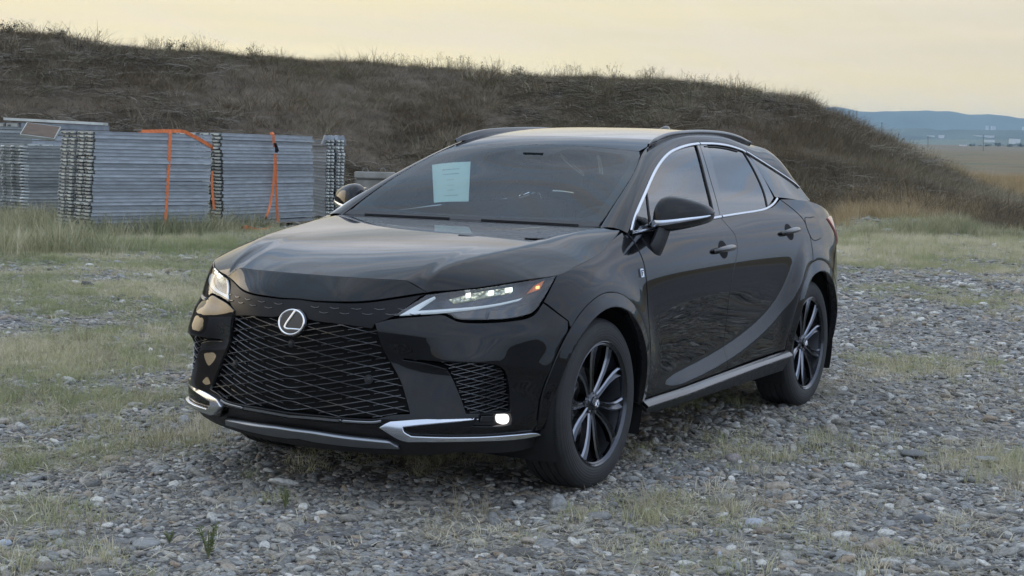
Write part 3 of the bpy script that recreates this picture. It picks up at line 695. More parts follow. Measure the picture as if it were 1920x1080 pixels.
def facet_glow(m):
    nt = m.node_tree; b = nt.nodes['Principled BSDF']; N = nt.nodes.new; L = nt.links.new; tc = N('ShaderNodeTexCoord'); v = N('ShaderNodeTexVoronoi'); v.inputs['Scale'].default_value = 60; L(tc.outputs['Object'], v.inputs[0])
    r = N('ShaderNodeValToRGB'); L(v.outputs['Distance'], r.inputs[0]); r.color_ramp.elements[0].position = .08; r.color_ramp.elements[0].color = (.95, 1, .75, 1); r.color_ramp.elements[1].position = .45; r.color_ramp.elements[1].color = (.10, .12, .07, 1)
    L(r.outputs[0], b.inputs['Emission Color']); b.inputs['Emission Strength'].default_value = .75  # glitter from the LEDs is put into the reflector as emission
    bp = N('ShaderNodeBump'); bp.inputs['Distance'].default_value = .01; L(v.outputs['Distance'], bp.inputs['Height']); L(bp.outputs[0], b.inputs['Normal'])
facet_glow(M['reflect'])
both('lamp_reflector', S_rib(lift=-.030), GL, M['reflect'], res=.01, edge=.001, skirt=.02)
for (cx, cy), w in (((879, 553.5), 5), ((925, 549), 5), ((960, 543.5), 7)):
    Q = px_poly(((cx-w, cy-3), (cx+w, cy-4.5)), ((cx+w, cy-4.5), (cx+w, cy+3.5)), ((cx+w, cy+3.5), (cx-w, cy+5)), ((cx-w, cy+5), (cx-w, cy-3)), step=.008)
    both('led_module', S_rib(lift=-.020), Q, M['led'], res=.01, edge=.0015, skirt=.02)
# ---- fender
he = np.vstack([XZ([(-.38, 1.136), (-.30, 1.118)]), XZ(list(zip(EDX[1:], EDZ[1:]))), _hp[:1]])
fo = PR((1044, 518), (1033, 541), (1020, 566))
arcR = arc(0, .505, a0-1, 184, 22)
fen = poly(he, [he[-1], fo[0]], fo, [fo[-1], bj[1]+[.004, 0]], np.vstack([[bj[1]+[.004, 0]], arcR]), [arcR[-1], XZ([(-.500, .335)])[0]], XZ([(-.500, .335), (-.487, .42), (-.475, .559), (-.466, .686), (-.457, .844), (-.455, .937), (-.452, 1.011), (-.43, 1.09)]), [XZ([(-.43, 1.09)])[0], he[0]], step=.018)
panel('fender', S_rib(), fen, M['paint'], car, res=.018)
# ---- arch trims (rolled lips)
def lip(cx, ri, ro):
    def f(s, z, B):
        r = np.hypot(B[:, 0]-cx, z-.38); t = np.clip((r-ri)/(ro-ri), 0, 1); return .003+.015*(1-t)
    return f
def arch(cx, ri, ro, a1, a2, name):
    A = np.vstack([arc(cx, ro, a1, a2, 40), arc(cx, ri, a2, a1, 36)])
    D = patch_data(S_rib(lip(cx, ri, ro)), resample(A, .02, True), res=.014, edge=.003, skirt=.05)
    for sd in (1, -1):
        DD = D if sd > 0 else mirror_y(D); link(name, mesh(name, DD[0], DD[2], DD[1]), M['paint'], car)
arch(0, .440, .506, -6, 188, 'wheel_arch_trim'); arch(-2.85, .443, .512, -6, 190, 'wheel_arch_trim')
# ---- doors
bs = [(-1.576, 1.20), (-1.585, 1.17), (-1.671, 1.082), (-1.668, 1.02), (-1.60, .93), (-1.547, .842), (-1.520, .72), (-1.507, .595), (-1.492, .48), (-1.500, .372)]
blt = [(-.41, 1.128), (-.688, 1.142), (-1.15, 1.163), (-1.576, 1.185)]
dr1 = poly(XZ(blt), XZ([(-1.576, 1.185), (-1.60, 1.15), (-1.671, 1.082)]), XZ(bs[2:]), XZ([(-1.500, .372), (-1.0, .357), (-.506, .342)]), XZ([(-.506, .342), (-.493, .42), (-.481, .559), (-.472, .686), (-.463, .844), (-.461, .937), (-.458, 1.011), (-.43, 1.105), (-.41, 1.128)]), step=.018)
fd = panel('front_door', S_rib(), dr1, M['paint'], car, res=.018)
blt2 = [(-1.582, 1.185), (-1.9, 1.192), (-2.2, 1.198), (-2.38, 1.21), (-2.50, 1.232), (-2.585, 1.252)]
a1 = 128.; arcD = arc(-2.85, .512, 100, 14, 16)
rdr = poly(XZ(blt2), XZ([(-2.585, 1.252), (-2.70, 1.195), (-2.79, 1.13), (-2.815, 1.05), (-2.80, .98), (-2.765, .915), (-2.755, .885)]), arc(-2.85, .512, 79, 8, 16), [arc(-2.85, .512, 79, 8, 16)[-1], XZ([(-2.37, .40)])[0]], XZ([(-2.37, .40), (-1.9, .388), (-1.506, .374)]), XZ(bs[::-1][:8])+[0, 0], XZ([(-1.671, 1.082), (-1.60, 1.15), (-1.582, 1.185)]), step=.018)
rdr[:, 0] += 0
rdr = rdr+0; 
rd = panel('rear_door', S_rib(), rdr, M['paint'], car, res=.018)
# ---- rear quarter, rear bumper and tailgate
sR = s_of(-3.70, .76); sB = s_of(-3.60, .85)
qt = poly(XZ([(-2.592, 1.254), (-2.75, 1.252), (-2.95, 1.246), (-3.10, 1.235)]), [XZ([(-3.10, 1.235)])[0], (sx(-3.3), 1.205), (s_of(-3.45, .905), 1.172), (s_of(-3.52, .89), 1.155)], [(s_of(-3.52, .89), 1.155), (s_of(-3.40, .92), 1.10), (s_of(-3.44, .91), 1.06), (s_of(-3.56, .87), .97), (sR, .90)], [(sR, .90), (sR, .70), (s_of(-3.5, .89), .66)], [(s_of(-3.5, .89), .66), XZ([(-3.28, .66)])[0]], arc(-2.85, .512, 147, 80, 16)[:], XZ([(-2.762, .885), (-2.772, .915), (-2.807, .98), (-2.822, 1.05), (-2.797, 1.132), (-2.707, 1.197), (-2.592, 1.254)]), step=.02)
panel('rear_quarter_panel', S_rib(), qt, M['paint'], car, res=.02)
rb = poly([(SMAX, .66), (sR, .695)], [(sR, .695), (s_of(-3.5, .89), .655), XZ([(-3.285, .655)])[0]], arc(-2.85, .512, 145, 184, 10), [arc(-2.85, .512, 145, 184, 10)[-1], (s_of(-3.5, .89), .28), (SMAX-.6, .26), (SMAX, .26)], step=.03)
panel('rear_bumper', S_rib(), rb, M['paint'], car, res=.035)
tg = poly([(SMAX, 1.16), (SMAX-.5, 1.16), (s_of(-3.6, .84), 1.14)], [(s_of(-3.6, .84), 1.14), (sR, 1.02)], [(sR, 1.02), (sR, .70)], [(sR, .70), (SMAX, .665)], step=.03)
panel('tailgate', S_rib(), tg, M['paint'], car, res=.035)
# tail lamp: red light bar wrapping onto the quarter
tl = poly([(s_of(-3.30, .93), 1.13), (s_of(-3.45, .905), 1.14), (s_of(-3.6, .84), 1.12), (sR+.3, 1.10), (SMAX-.02, 1.09)], [(SMAX-.02, 1.09), (SMAX-.02, 1.05)], [(SMAX-.02, 1.05), (sR+.3, 1.05), (s_of(-3.62, .83), 1.03), (s_of(-3.6, .85), .93)], [(s_of(-3.6, .85), .93), (s_of(-3.55, .87), .96), (s_of(-3.42, .912), 1.04), (s_of(-3.30, .93), 1.13)], step=.02)
panel('tail_light', S_rib(lift=.010), tl, M['red'], car, res=.03, edge=.003, skirt=.03)
# fuel flap
ff = PR((1509, 410), (1518, 408.5), (1530, 409.5), (1536, 428), (1539, 444), (1536, 448), (1523, 449), (1518, 440), (1512, 425))
fp = resample(cr(ff, 6, True), .012, True)
panel('fuel_flap', S_rib(lift=.0025), fp, M['paint'], car, 'left', res=.02, skirt=.006)
strip_on('fuel_flap_gap', S_rib(), fp, .006, .0015, M['liner'], car, 'left', closed=True)
# ---- sill
slx = [(-.475, .338), (-1.0, .352), (-1.5, .368), (-2.0, .382), (-2.375, .394)]
sl_b = [(-2.36, .272), (-1.9, .272), (-1.2, .272), (-.52, .268)]
def sill_z(B): return np.interp(B[:, 0], [-2.4, -.47], [.392, .336])
def sill_ext(s, z, B): zt = sill_z(B); return .034*(1-sstep(z-zt, -.030, .002))+.004
def sill_low(s, z, B): zt = sill_z(B); return .036-.012*sstep(zt-z, .03, .12)
def sl_(dz, n=6): x = np.linspace(-.475, -2.375, n); return XZ(np.stack([x, np.interp(x, [-2.4, -.47], [.392, .336])+dz], 1))
_sp = rib(sl_(-.014, 40), lambda s, z, B: .022+0*s)
for sd in (1, -1):
    V, F = sweep_data(_sp*[1, sd, 1], np.tile([0, .62*sd, .78], (len(_sp), 1)), [(.022, -.012), (.022, .002), (.018, .004), (-.018, .004), (-.022, .002), (-.022, -.012)]); link('sill_trim', auto(fix_normals(mesh('sill_trim', V, F)), 40), M['gloss'], car)
panel('side_sill', S_rib(sill_low), poly(sl_(-.033), [sl_(-.033)[-1], XZ([sl_b[0]])[0]], XZ(sl_b), [XZ([sl_b[-1]])[0], sl_(-.033)[0]], step=.03), M['matte'], car, res=.02, edge=.003, skirt=.06)
# mud flap shadow piece behind the front wheel
# ---- black shell added behind the panels to put shade in their gaps
def shell_lift(s, z, B): return -.075-.03*(B[:, 0] > .5)
eh = np.array(list(zip(EDX, EDZ)))
top = np.vstack([[(0, .90), (.4, .89), (.8, .90)], XZ([(.3, .95), (0, 1.0), (-.3, 1.06), (-.5, 1.09), (-1.5, 1.13), (-2.5, 1.15), (-3.3, 1.12)]), [(SMAX-.5, 1.02), (SMAX, 1.02)]])
bot = np.array([(SMAX, .3), (SMAX-.6, .28)])
a1_ = arc(-2.85, .47, 190, -10, 16); a2_ = arc(0, .47, 190, -10, 16)
sh = np.vstack([resample(top, .08), bot, a1_, a2_, [(.7, .25), (0, .24)]])
D = patch_data(S_rib(shell_lift), sh, res=.07, skirts=False)
multi('gap_shade_shell', [D, mirror_y(D)], M['liner'], car)
ub = MB(); ub.box((-1.45, 0, .36), (4.3, 1.24, .26), bev=.04); ub.box((-1.45, 0, .40), (1.75, 1.72, .22), bev=.03); ub.box((-3.45, 0, .45), (.5, 1.6, .3), bev=.05); ub.box((.62, 0, .45), (.35, 1.3, .35), bev=.05)
ub.build('underbody', M['liner'], car)
# wheel wells
for cx in (0, -2.85):
    for sd in (1, -1):
        mb = MB(); A = np.radians(np.linspace(-25, 205, 40)); V = []; F = []
        pr = [(.40, .55), (.462, .58), (.462, .93), (.452, .945)]
        for a in A:
            for r, y in pr: V.append((cx+r*math.cos(a), y*sd, .38+r*math.sin(a)))
        m = len(pr)
        F = [[i*m+j, (i+1)*m+j, (i+1)*m+j+1, i*m+j+1] for i in range(len(A)-1) for j in range(m-1)]
        mb.add(V, F); 
        mb.add([(cx-.55, .56*sd, .0+.2), (cx+.55, .56*sd, .2), (cx+.55, .56*sd, .86), (cx-.55, .56*sd, .86)], [[0, 1, 2, 3]])
        mb.build('wheel_well', M['liner'], car, 40, recalc=False)
# ================================================================== THE CAR: upper body
def aty(p, y): v = ray(p); return CAMP+v*(y-CAMP[1])/v[1]
CC = np.array([(-.405, 1.152), (-.58, 1.248), (-.78, 1.354), (-.965, 1.448), (-1.130, 1.537), (-1.38, 1.596), (-1.70, 1.634), (-2.05, 1.650), (-2.40, 1.647), (-2.75, 1.620), (-3.08, 1.572), (-3.36, 1.42), (-3.68, 1.21)])
UC = np.vstack([UC[:10], [aty((1441.8, 283.3), .60), aty((1480, 331), .665), aty((1514, 378), .735)]])
DPX = [(1180, 438), (1190, 402), (1206, 360.6), (1222, 325), (1240, 299), (1267, 277.4), (1309.4, 268), (1345, 269), (1379.7, 276.3), (1431, 304.4), (1466, 325), (1492, 346), (1516, 379)]
_dg = px_green(DPX); DC = green(_dg)
DC[0] = green(np.array([[-.39, 1.132]]))[0]
_ki = np.arange(13.); _wk = natW(_ki)
_L = np.concatenate([[0], np.cumsum(np.linalg.norm(np.diff(UC, axis=0), axis=1))])  # metric length along the joint
def kof(a): return np.interp(a, _L, _ki)
def aof(k): return np.interp(k, _ki, _L)
_wL = natW(_L)
def Uat(a): return _wL(a)@UC
def Dat(a): return _wL(a)@DC
def Cat(a): return _wL(a)@CC
def top_surf(uv):
    """windscreen + roof + backlight: a = length along the side joint, w = metres across"""
    uv = np.asarray(uv, float); a = uv[:, 0]; U = Uat(a); c = Cat(a); w = uv[:, 1]/.6; w2 = np.abs(w)
    f = np.where(a < aof(4), 1-w2**2.0, 1-w2**2.4)[:, None]
    k = kof(a); mixr = sstep(k, 3.8, 6.0); f = ((1-w2**2.0)*(1-mixr)+(1-w2**3.2)*mixr)
    return np.stack([U[:, 0]+(c[:, 0]-U[:, 0])*f, w*U[:, 1], U[:, 2]+(c[:, 1]-U[:, 2])*f], 1)
def S_top(lift=0.):
    if not lift: return top_surf
    def g(uv):
        P, n = surf_eval(top_surf, uv); n = np.where(n[:, 2:3] < 0, -n, n); return P+n*lift
    return g
def side_surf(uv):
    """painted pillar and cant rail between joint U and window outline D; v = 0..0.12"""
    uv = np.asarray(uv, float); a = uv[:, 0]; v = uv[:, 1]/.12; U = Uat(a); D = Dat(a)
    P = U+(D-U)*v[:, None]; T = Uat(a+.01)-Uat(a-.01); n = np.cross(D-U, T); n /= np.linalg.norm(n, axis=1)[:, None]; n = np.where(n[:, 1:2] < 0, -n, n)
    wd = np.linalg.norm(D-U, axis=1)
    k = kof(a); amp = .16*wd
    return P+n*(amp*(v*(1-v))*4*.7)[:, None]
A = aof
e = .004
# windscreen
wb = [(A(.25), -.6+.012), (A(.25), .6-.012)]
wsn = poly([(A(.12), -.585), (A(.02), -.3), (A(0)+.004, 0), (A(.02), .3), (A(.12), .585)], [(A(.12), .585), (A(.5), .590), (A(3.6), .590), (A(3.9), .575)], [(A(3.9), .575), (A(3.97), .3), (A(3.98), 0), (A(3.97), -.3), (A(3.9), -.575)], [(A(3.9), -.575), (A(3.6), -.590), (A(.5), -.590), (A(.12), -.585)], step=.03)
W_ = panel('windscreen', S_top(), wsn, M['windshield'], car, 'mid', res=.03, edge=.001, skirt=.004)[0]
inner = poly([(A(.42), -.50), (A(.33), -.3), (A(.30), 0), (A(.33), .3), (A(.42), .50)], [(A(.42), .50), (A(.62), .545)], [(A(.62), .545), (A(2), .552), (A(3.45), .545), (A(3.72), .50)], [(A(3.72), .50), (A(3.80), .30), (A(3.80), .15), (A(3.62), .13), (A(3.45), .09), (A(3.45), -.09), (A(3.62), -.13), (A(3.80), -.15), (A(3.80), -.30), (A(3.72), -.50)], [(A(3.72), -.50), (A(3.45), -.545), (A(2), -.552), (A(.62), -.545)], [(A(.62), -.545), (A(.42), -.50)], step=.03)
M['frit'] = pbr('black_frit', (.012, .013, .016), .5)
panel('windscreen_frit', S_top(-.006), wsn, M['frit'], W_, 'mid', holes=[inner], res=.035, skirt=.002)
# cowl between bonnet and glass
panel('cowl', S_top(-.012), poly([(A(0)-.002, -.60), (A(.0)-.002, .60)], [(A(0)-.002, .60), (A(.16), .60)], [(A(.16), .60), (A(.05), 0), (A(.16), -.60)], [(A(.16), -.60), (A(0)-.002, -.60)], step=.04), M['matte'], car, 'mid', res=.04)
panel('cowl_cover', S_top(.003), poly([(A(0)+.002, -.59), (A(0)+.002, .59)], [(A(0)+.002, .59), (A(.2), .588)], [(A(.2), .588), (A(.17), .3), (A(.15), 0), (A(.17), -.3), (A(.2), -.588)], [(A(.2), -.588), (A(0)+.002, -.59)], step=.03), M['frit'], car, 'mid', res=.03, skirt=.006)
# roof: header, glass centre, spoiler
f1 = [(A(5.0), -.57), (A(4.80), -.3), (A(4.74), 0), (A(4.80), .3), (A(5.0), .57)]
panel('roof', S_top(), poly([(A(3.94), -.575), (A(4.0), -.3), (A(4.01), 0), (A(4.0), .3), (A(3.94), .575)], [(A(3.94), .575), (A(4.3), .592), (A(5.0), .588)], np.array(f1)[::-1]*[1, 1], [(A(5.0), -.588), (A(4.3), -.592), (A(3.94), -.575)], step=.03), M['paint'], car, 'mid', res=.03)
M['roofglass'] = M['gloss']
panel('sunroof', S_top(), poly(np.array(f1)+[.004, 0], [(A(5.0)+.004, .584), (A(7), .585), (A(8.6), .580)], [(A(8.6), .58), (A(8.6), -.58)], [(A(8.6), -.580), (A(7), -.585), (A(5.0)+.004, -.584)], step=.04), M['gloss'], car, 'mid', res=.035)
panel('spoiler', S_top(), poly([(A(8.6)+.004, -.59), (A(8.6)+.004, .59)], [(A(8.6)+.004, .59), (A(9.5), .592), (A(10), .585)], [(A(10), .585), (A(10.15), .3), (A(10.18), 0), (A(10.15), -.3), (A(10), -.585)], [(A(10), -.585), (A(9.5), -.592), (A(8.6)+.004, -.59)], step=.04), M['paint'], car, 'mid', res=.035, skirt=.03)
panel('rear_window', S_top(-.004), poly([(A(10.1), -.585), (A(10.25), 0), (A(10.1), .585)], [(A(10.1), .585), (A(11.95), .585)], [(A(11.95), .585), (A(11.98), 0), (A(11.95), -.585)], [(A(11.95), -.585), (A(10.1), -.585)], step=.04), M['privacy'], car, 'mid', res=.04)
# painted pillar + cant rail (one pressing per side), roof ditch gap
so_ = poly([(A(0)+.0, .003), (A(.1), .003), (A(4), .004), (A(8), .003), (A(11.97), .003)], [(A(11.97), .003), (A(11.97), .126)], [(A(11.97), .126), (A(10), .127), (A(8), .119), (A(4), .118), (A(0), .118)], [(A(0), .118), (A(0), .003)], step=.03)
panel('side_frame', side_surf, so_, M['paint'], car, res=.022, edge=.0018)
# filler between bonnet corner and pillar foot
# roof rails
rl = np.array([aty((1216, 270), .588), aty((1226, 262.5), .583), aty((1250.8, 251), .570), aty((1290.6, 246), .553), aty((1325.8, 245.6), .545), aty((1361, 249.3), .543), aty((1384.4, 256), .548), aty((1408, 267), .56)])
rp = resample(cr(rl, 8), .025); tt = np.linspace(0, 1, len(rp)); tp = np.clip(np.minimum(tt, 1-tt)/.06, .35, 1)
for sd in (1, -1):
    mb = MB(); mb.sweep(rp*[1, sd, 1], np.tile([0, .35*sd, 1], (len(rp), 1)), [(.012, -.030), (.013, -.006), (.009, .003), (0, .006), (-.009, .003), (-.013, -.006), (-.012, -.030)], taper=tp); mb.build('roof_rail', M['gloss'], car, 50)
sf = MB(); sp_ = aty((1258, 244), .05)
for k, (dx, dz, hw) in enumerate([(0.085, -.012, .001), (.07, .012, .012), (.02, .034, .020), (-.03, .042, .020), (-.06, .036, .016), (-.07, -.012, .014)]):
    pass
fin = MB(); secs = [(.09, .004, .002), (.06, .020, .016), (.01, .036, .022), (-.04, .044, .022), (-.07, .040, .018), (-.078, .004, .016)]
V = []
for x, h, w in secs:
    for a in np.linspace(0, np.pi, 7): V.append((sp_[0]+x, .0+w*math.cos(a), sp_[2]-.016+h*math.sin(a)))
fin.add(V, [[i*7+j, i*7+j+1, (i+1)*7+j+1, (i+1)*7+j] for i in range(5) for j in range(6)]); fin.build('roof_antenna', M['paint'], car, 60)
# ---- side glass
def PG(*p): return px_green(np.array(p, float))
def pg_poly(*segs, step=.02): return poly(*[PG(*s) for s in segs], step=step)
SG = S_green
def gp(name, out, mat, parents, lift=0., **k):
    r = []
    D = patch_data(S_green(lift), out, **k)
    for sd, par in zip((1, -1), parents):
        DD = D if sd > 0 else mirror_y(D); r.append(link(name, mesh(name, DD[0], DD[2], DD[1]), mat, par))
    return r
gp('quarter_light', pg_poly(((1187, 433.5), (1196, 404), (1211.5, 366)), ((1211.5, 366), (1220, 427.5)), ((1220, 427.5), (1187, 433.5))), M['sideglass'], fd, res=.03, edge=.001, skirt=.003)
gp('front_side_window', pg_poly(((1212.5, 363), (1234, 315), (1253, 292), (1270, 282.5), (1291, 276.5), (1304, 274.5)), ((1304, 274.5), (1322, 336), (1338, 405)), ((1338, 405), (1280, 417), (1221, 428)), ((1221, 428), (1212.5, 363))), M['sideglass'], fd, res=.03, edge=.001, skirt=.003)
gp('rear_side_window', pg_poly(((1322, 274), (1340, 275), (1361, 278), (1382, 283), (1393, 287)), ((1393, 287), (1414, 322), (1429, 355), (1438, 388)), ((1438, 388), (1395, 398), (1357, 403.5)), ((1357, 403.5), (1340, 335), (1322, 274))), M['privacy'], rd, res=.03, edge=.001, skirt=.003)
gp('rear_door_quarter_glass', pg_poly(((1395, 287), (1412, 303), (1431, 333), (1450, 370.5)), ((1450, 370.5), (1440, 386)), ((1440, 386), (1430, 354), (1415, 321), (1395, 287))), M['gloss'], rd, res=.03, edge=.001, skirt=.003)
gp('rear_quarter_glass', pg_poly(((1398, 285), (1431, 308), (1478, 337), (1500, 353), (1517, 379)), ((1517, 379), (1482, 372), (1453, 368.5)), ((1453, 368.5), (1432, 333), (1413, 303), (1398, 285))), M['privacy'], (car, car), res=.03, edge=.0015, skirt=.004)
gp('centre_pillar_trim', pg_poly(((1303, 271), (1309.8, 271)), ((1309.8, 271), (1330, 336), (1348.5, 404.5)), ((1348.5, 404.5), (1336, 407)), ((1336, 407), (1320, 336), (1303, 271))), M['gloss'], fd, lift=.003, res=.03, edge=.001, skirt=.006)
gp('centre_pillar_trim', pg_poly(((1311, 271), (1324, 271)), ((1324, 271), (1342, 335), (1359, 404)), ((1359, 404), (1350, 405.5)), ((1350, 405.5), (1331.5, 336), (1311, 271))), M['gloss'], rd, lift=.003, res=.03, edge=.001, skirt=.006)
M['seal'] = pbr('rubber_seal', (.01, .01, .011), .6)
def seal(pts, w, par, lift=.002):
    uv = resample(cr(PG(*pts), 8), .02); P, N = surf_eval(green, uv); N = np.where(N[:, 1:2] < 0, -N, N)
    for sd, pr in zip((1, -1), par):
        q = np.array([1, sd, 1]); V, F = sweep_data(P*q+N*q*lift, N*q, rrect(w, .004)); link('window_seal', auto(fix_normals(mesh('window_seal', V, F)), 50), M['seal'], pr)
seal(((1211.5, 362), (1215.5, 395), (1220, 429)), .011, fd)
seal(((1304, 273), (1321, 336), (1337, 406)), .011, fd, .005)
seal(((1393, 285), (1414.5, 322), (1429.5, 355), (1438.5, 390)), .011, rd)
seal(((1320, 275.5), (1340, 276), (1361, 279), (1382, 284)), .008, rd)
# chrome outline
def trim(pts, w, name, par, mat=None):
    uv = resample(cr(PG(*pts), 8), .02); P, N = surf_eval(green, uv); N = np.where(N[:, 1:2] < 0, -N, N)
    for sd, pr in zip((1, -1), par):
        q = np.array([1, sd, 1]); V, F = sweep_data(P*q+N*q*.004, N*q, rrect(w, .006)); link(name, auto(fix_normals(mesh(name, V, F)), 50), mat or M['chrome'], pr)
trim(((1182.5, 434), (1191, 404), (1209, 361.5), (1232, 313), (1251, 290), (1268.5, 280), (1291, 273), (1309.3, 270.3)), .016, 'window_chrome_trim', fd)
trim(((1311, 270.3), (1337.5, 270.7), (1361, 273.7), (1379, 278.6), (1393, 284), (1396, 286)), .016, 'window_chrome_trim', rd)
trim(((1398, 285.5), (1431, 306), (1478, 336.5), (1490, 345.5), (1497, 352)), .011, 'window_chrome_trim', (car, car))
trim(((1184, 437), (1225, 430.3), (1290, 418.5), (1350.5, 407)), .014, 'window_chrome_trim', fd)
trim(((1352.5, 406.6), (1395, 400), (1420, 396), (1436, 391.5), (1448, 383.5), (1456, 373)), .014, 'window_chrome_trim', rd)
# ---- door handles
def handle(p0, p1, pr):
    a, b = px_rib(p0)[0], px_rib(p1)[0]; m = (a+b)/2; L = abs(b[0]-a[0])
    for sd, par in zip((1, -1), pr):
        q = np.array([1, sd, 1]); cup = MB()
        # flat dark disc with a hollow cup's shade put into its colour
        t = np.linspace(0, 2*np.pi, 28, endpoint=False)
        P0, n0 = surf_eval(S_rib(), np.array([m])); 
        rings = []
        for k, (sc, h) in enumerate(((1, .0015), (.9, .0005), (.5, -.002+.003), (.05, .001))):
            uv = m+np.stack([.062*sc*np.cos(t), .047*sc*np.sin(t)], 1); P, n = surf_eval(S_rib(), uv); rings.append((P+n*(.001 if k else .0005))*q)
        V = np.vstack(rings); F = [[k*28+i, k*28+(i+1) % 28, (k+1)*28+(i+1) % 28, (k+1)*28+i] for k in range(3) for i in range(28)]; cup.add(V, F+[list(range(84, 112))]); 
        s = np.linspace(a[0], b[0], 15); z = np.linspace(a[1], b[1], 15); P, n = surf_eval(S_rib(), np.stack([s, z], 1)); n = np.where(n[:, 1:2] < 0, -n, n)
        u = np.linspace(0, 1, 15); lift = .008+.026*np.sin(np.pi*np.clip(u, 0, 1))**.45
        h = MB(); h.sweep((P+n*lift[:, None])*q, n*q, [(.0, -.010), (.012, -.007), (.017, .001), (.011, .007), (0, .009), (-.011, .007), (-.017, .001), (-.012, -.007)], taper=np.clip(np.sin(np.pi*np.clip(u, .03, .97))**.35, .5, 1))
        ho = h.build('door_handle', M['gloss'], par, 60); cup.build('handle_cup_shade', M['liner'], par, 60)
        cs = MB(); cs.sweep(((P+n*(lift+.0085)[:, None])*q)[2:-2], (n*q)[2:-2], rrect(.006, .0025)); 
handle((1336, 472), (1375, 464), fd); handle((1463, 438.5), (1496, 431.5), rd)
# ---- fender badge with its letter
c0 = px_rib((1202, 512))[0]; P, n = surf_eval(S_rib(), np.array([c0])); P, n = P[0], n[0]; n = n if n[1] > 0 else -n
for sd in (1,):
    tx = np.array([-1, 0, 0.]); tx = tx-n*(tx@n); tx /= np.linalg.norm(tx); up = np.cross(n, tx); up = up if up[2] > 0 else -up
    bd = MB(); Rm = np.stack([tx, up, n], 1); bd.box(P+n*.004, (.034, .040, .008), Rm, bev=.002); bo = bd.build('fender_badge', M['chrome'], car)
    ft = MB()
    for cx, cz, w_, h_ in ((-.006, 0, .006, .026), (.002, .010, .018, .005), (.000, 0, .012, .005)): ft.box(P+n*.0085+tx*(cx+cz*.25)+up*cz, (w_, h_, .002), Rm)
    ft.build('badge_letter', M['gloss'], bo)
# ---- mirrors
def mirror(sd, par):
    q = np.array([1, sd, 1]); secs = []
    # y, x-centre, half depth, bottom z, top z
    T = [(.868, -.715, .045, 1.168, 1.222), (.876, -.717, .070, 1.167, 1.262), (.893, -.722, .082, 1.168, 1.290), (.925, -.735, .090, 1.171, 1.302), (.98, -.760, .090, 1.180, 1.297), (1.03, -.788, .084, 1.190, 1.284), (1.07, -.812, .072, 1.198, 1.268), (1.092, -.832, .052, 1.204, 1.250), (1.101, -.842, .028, 1.208, 1.234), (1.103, -.845, .012, 1.212, 1.224)]
    T = cr(np.array(T), 4); cap = MB(); low = MB(); chm = MB(); n = 15; V = []
    for y, xc, hd, zb, zt in T:
        for a in np.linspace(0, np.pi, n): 
            ca, sa = math.cos(a), math.sin(a); V.append((xc+hd*np.sign(ca)*abs(ca)**.8, y, zb+.004+(zt-zb-.004)*abs(sa)**.78))
    m = len(T); F = [[i*n+j, i*n+j+1, (i+1)*n+j+1, (i+1)*n+j] for i in range(m-1) for j in range(n-1)]
    F += [list(range(n)), list(range((m-1)*n, m*n))[::-1]]+[[i*n, (i+1)*n, (i+1)*n+n-1, i*n+n-1] for i in range(m-1)]
    cap.add(np.array(V)*q, F); root = cap.build('mirror_cap', M['paint'], par, 50)
    V = []; k2 = 9
    for i, (y, xc, hd, zb, zt) in enumerate(T):
        u = i/(m-1); dep = .046*(1-u**2.4)*min(1, .45+u*3)+.004
        for a in np.linspace(0, np.pi, k2): 
            ca, sa = math.cos(a), math.sin(a); V.append((xc+hd*1.0*np.sign(ca)*abs(ca)**.7, y, zb+.004-dep*abs(sa)**.7))
    F = [[i*k2+j, i*k2+j+1, (i+1)*k2+j+1, (i+1)*k2+j] for i in range(m-1) for j in range(k2-1)]+[list(range(k2)), list(range((m-1)*k2, m*k2))]+[[i*k2, (i+1)*k2, (i+1)*k2+k2-1, i*k2+k2-1] for i in range(m-1)]
    low.add(np.array(V)*q, F); low.build('mirror_base', M['gloss'], root, 50)
    # chrome blade along the front
    P = []; N_ = []
    for i, (y, xc, hd, zb, zt) in enumerate(T[:-3]): P.append((xc+hd+.002, y, zb+.003)); N_.append((1, .25, 0))
    P = np.array(P); P = np.vstack([[P[0]+[-.012, -.012, -.034], P[0]+[-.002, -.004, -.018]], P]); N_ = np.array([N_[0], N_[0]]+N_)
    w = np.interp(np.linspace(0, 1, len(P)), [0, .15, .5, 1], [1.6, 2.0, 1.15, .35])
    chm.sweep(P*q, N_*q, [(.009, -.006), (.009, .002), (.0, .005), (-.009, .002), (-.009, -.006)], taper=w); chm.build('mirror_chrome_trim', M['chrome'], root, 50)
    # stalk
    st = MB(); a = np.array([-.625, .893, 1.035]); b = np.array([-.70, .915, 1.150]); 
    Pp = np.array([a+[0.02, -.03, -.01], a+[.0, .0, .0], (a+b)/2+[.0, .006, .002], b, b+[-.01, .01, .02]]); st.sweep(cr(Pp, 5)*q, np.tile(np.array([0, 1, 0])*q, (21, 1)), [(.055, 0), (.04, .020), (0, .027), (-.04, .020), (-.055, 0), (-.04, -.02), (0, -.027), (.04, -.02)], taper=np.linspace(1.05, .8, 21)); st.build('mirror_stalk', M['matte'], root, 50)
    gl = MB(); yy = T[2:-4:2]; V = np.array([(r[1]-r[2]*.95-.004, r[0], r[3]+.022) for r in yy]+[(r[1]-r[2]*.95-.004, r[0], r[4]-.02) for r in yy][::-1])*q; gl.add(V, [list(range(len(V)))]); gl.build('mirror_glass', M['bright'], root)
mirror(1, fd[0]); mirror(-1, fd[1])
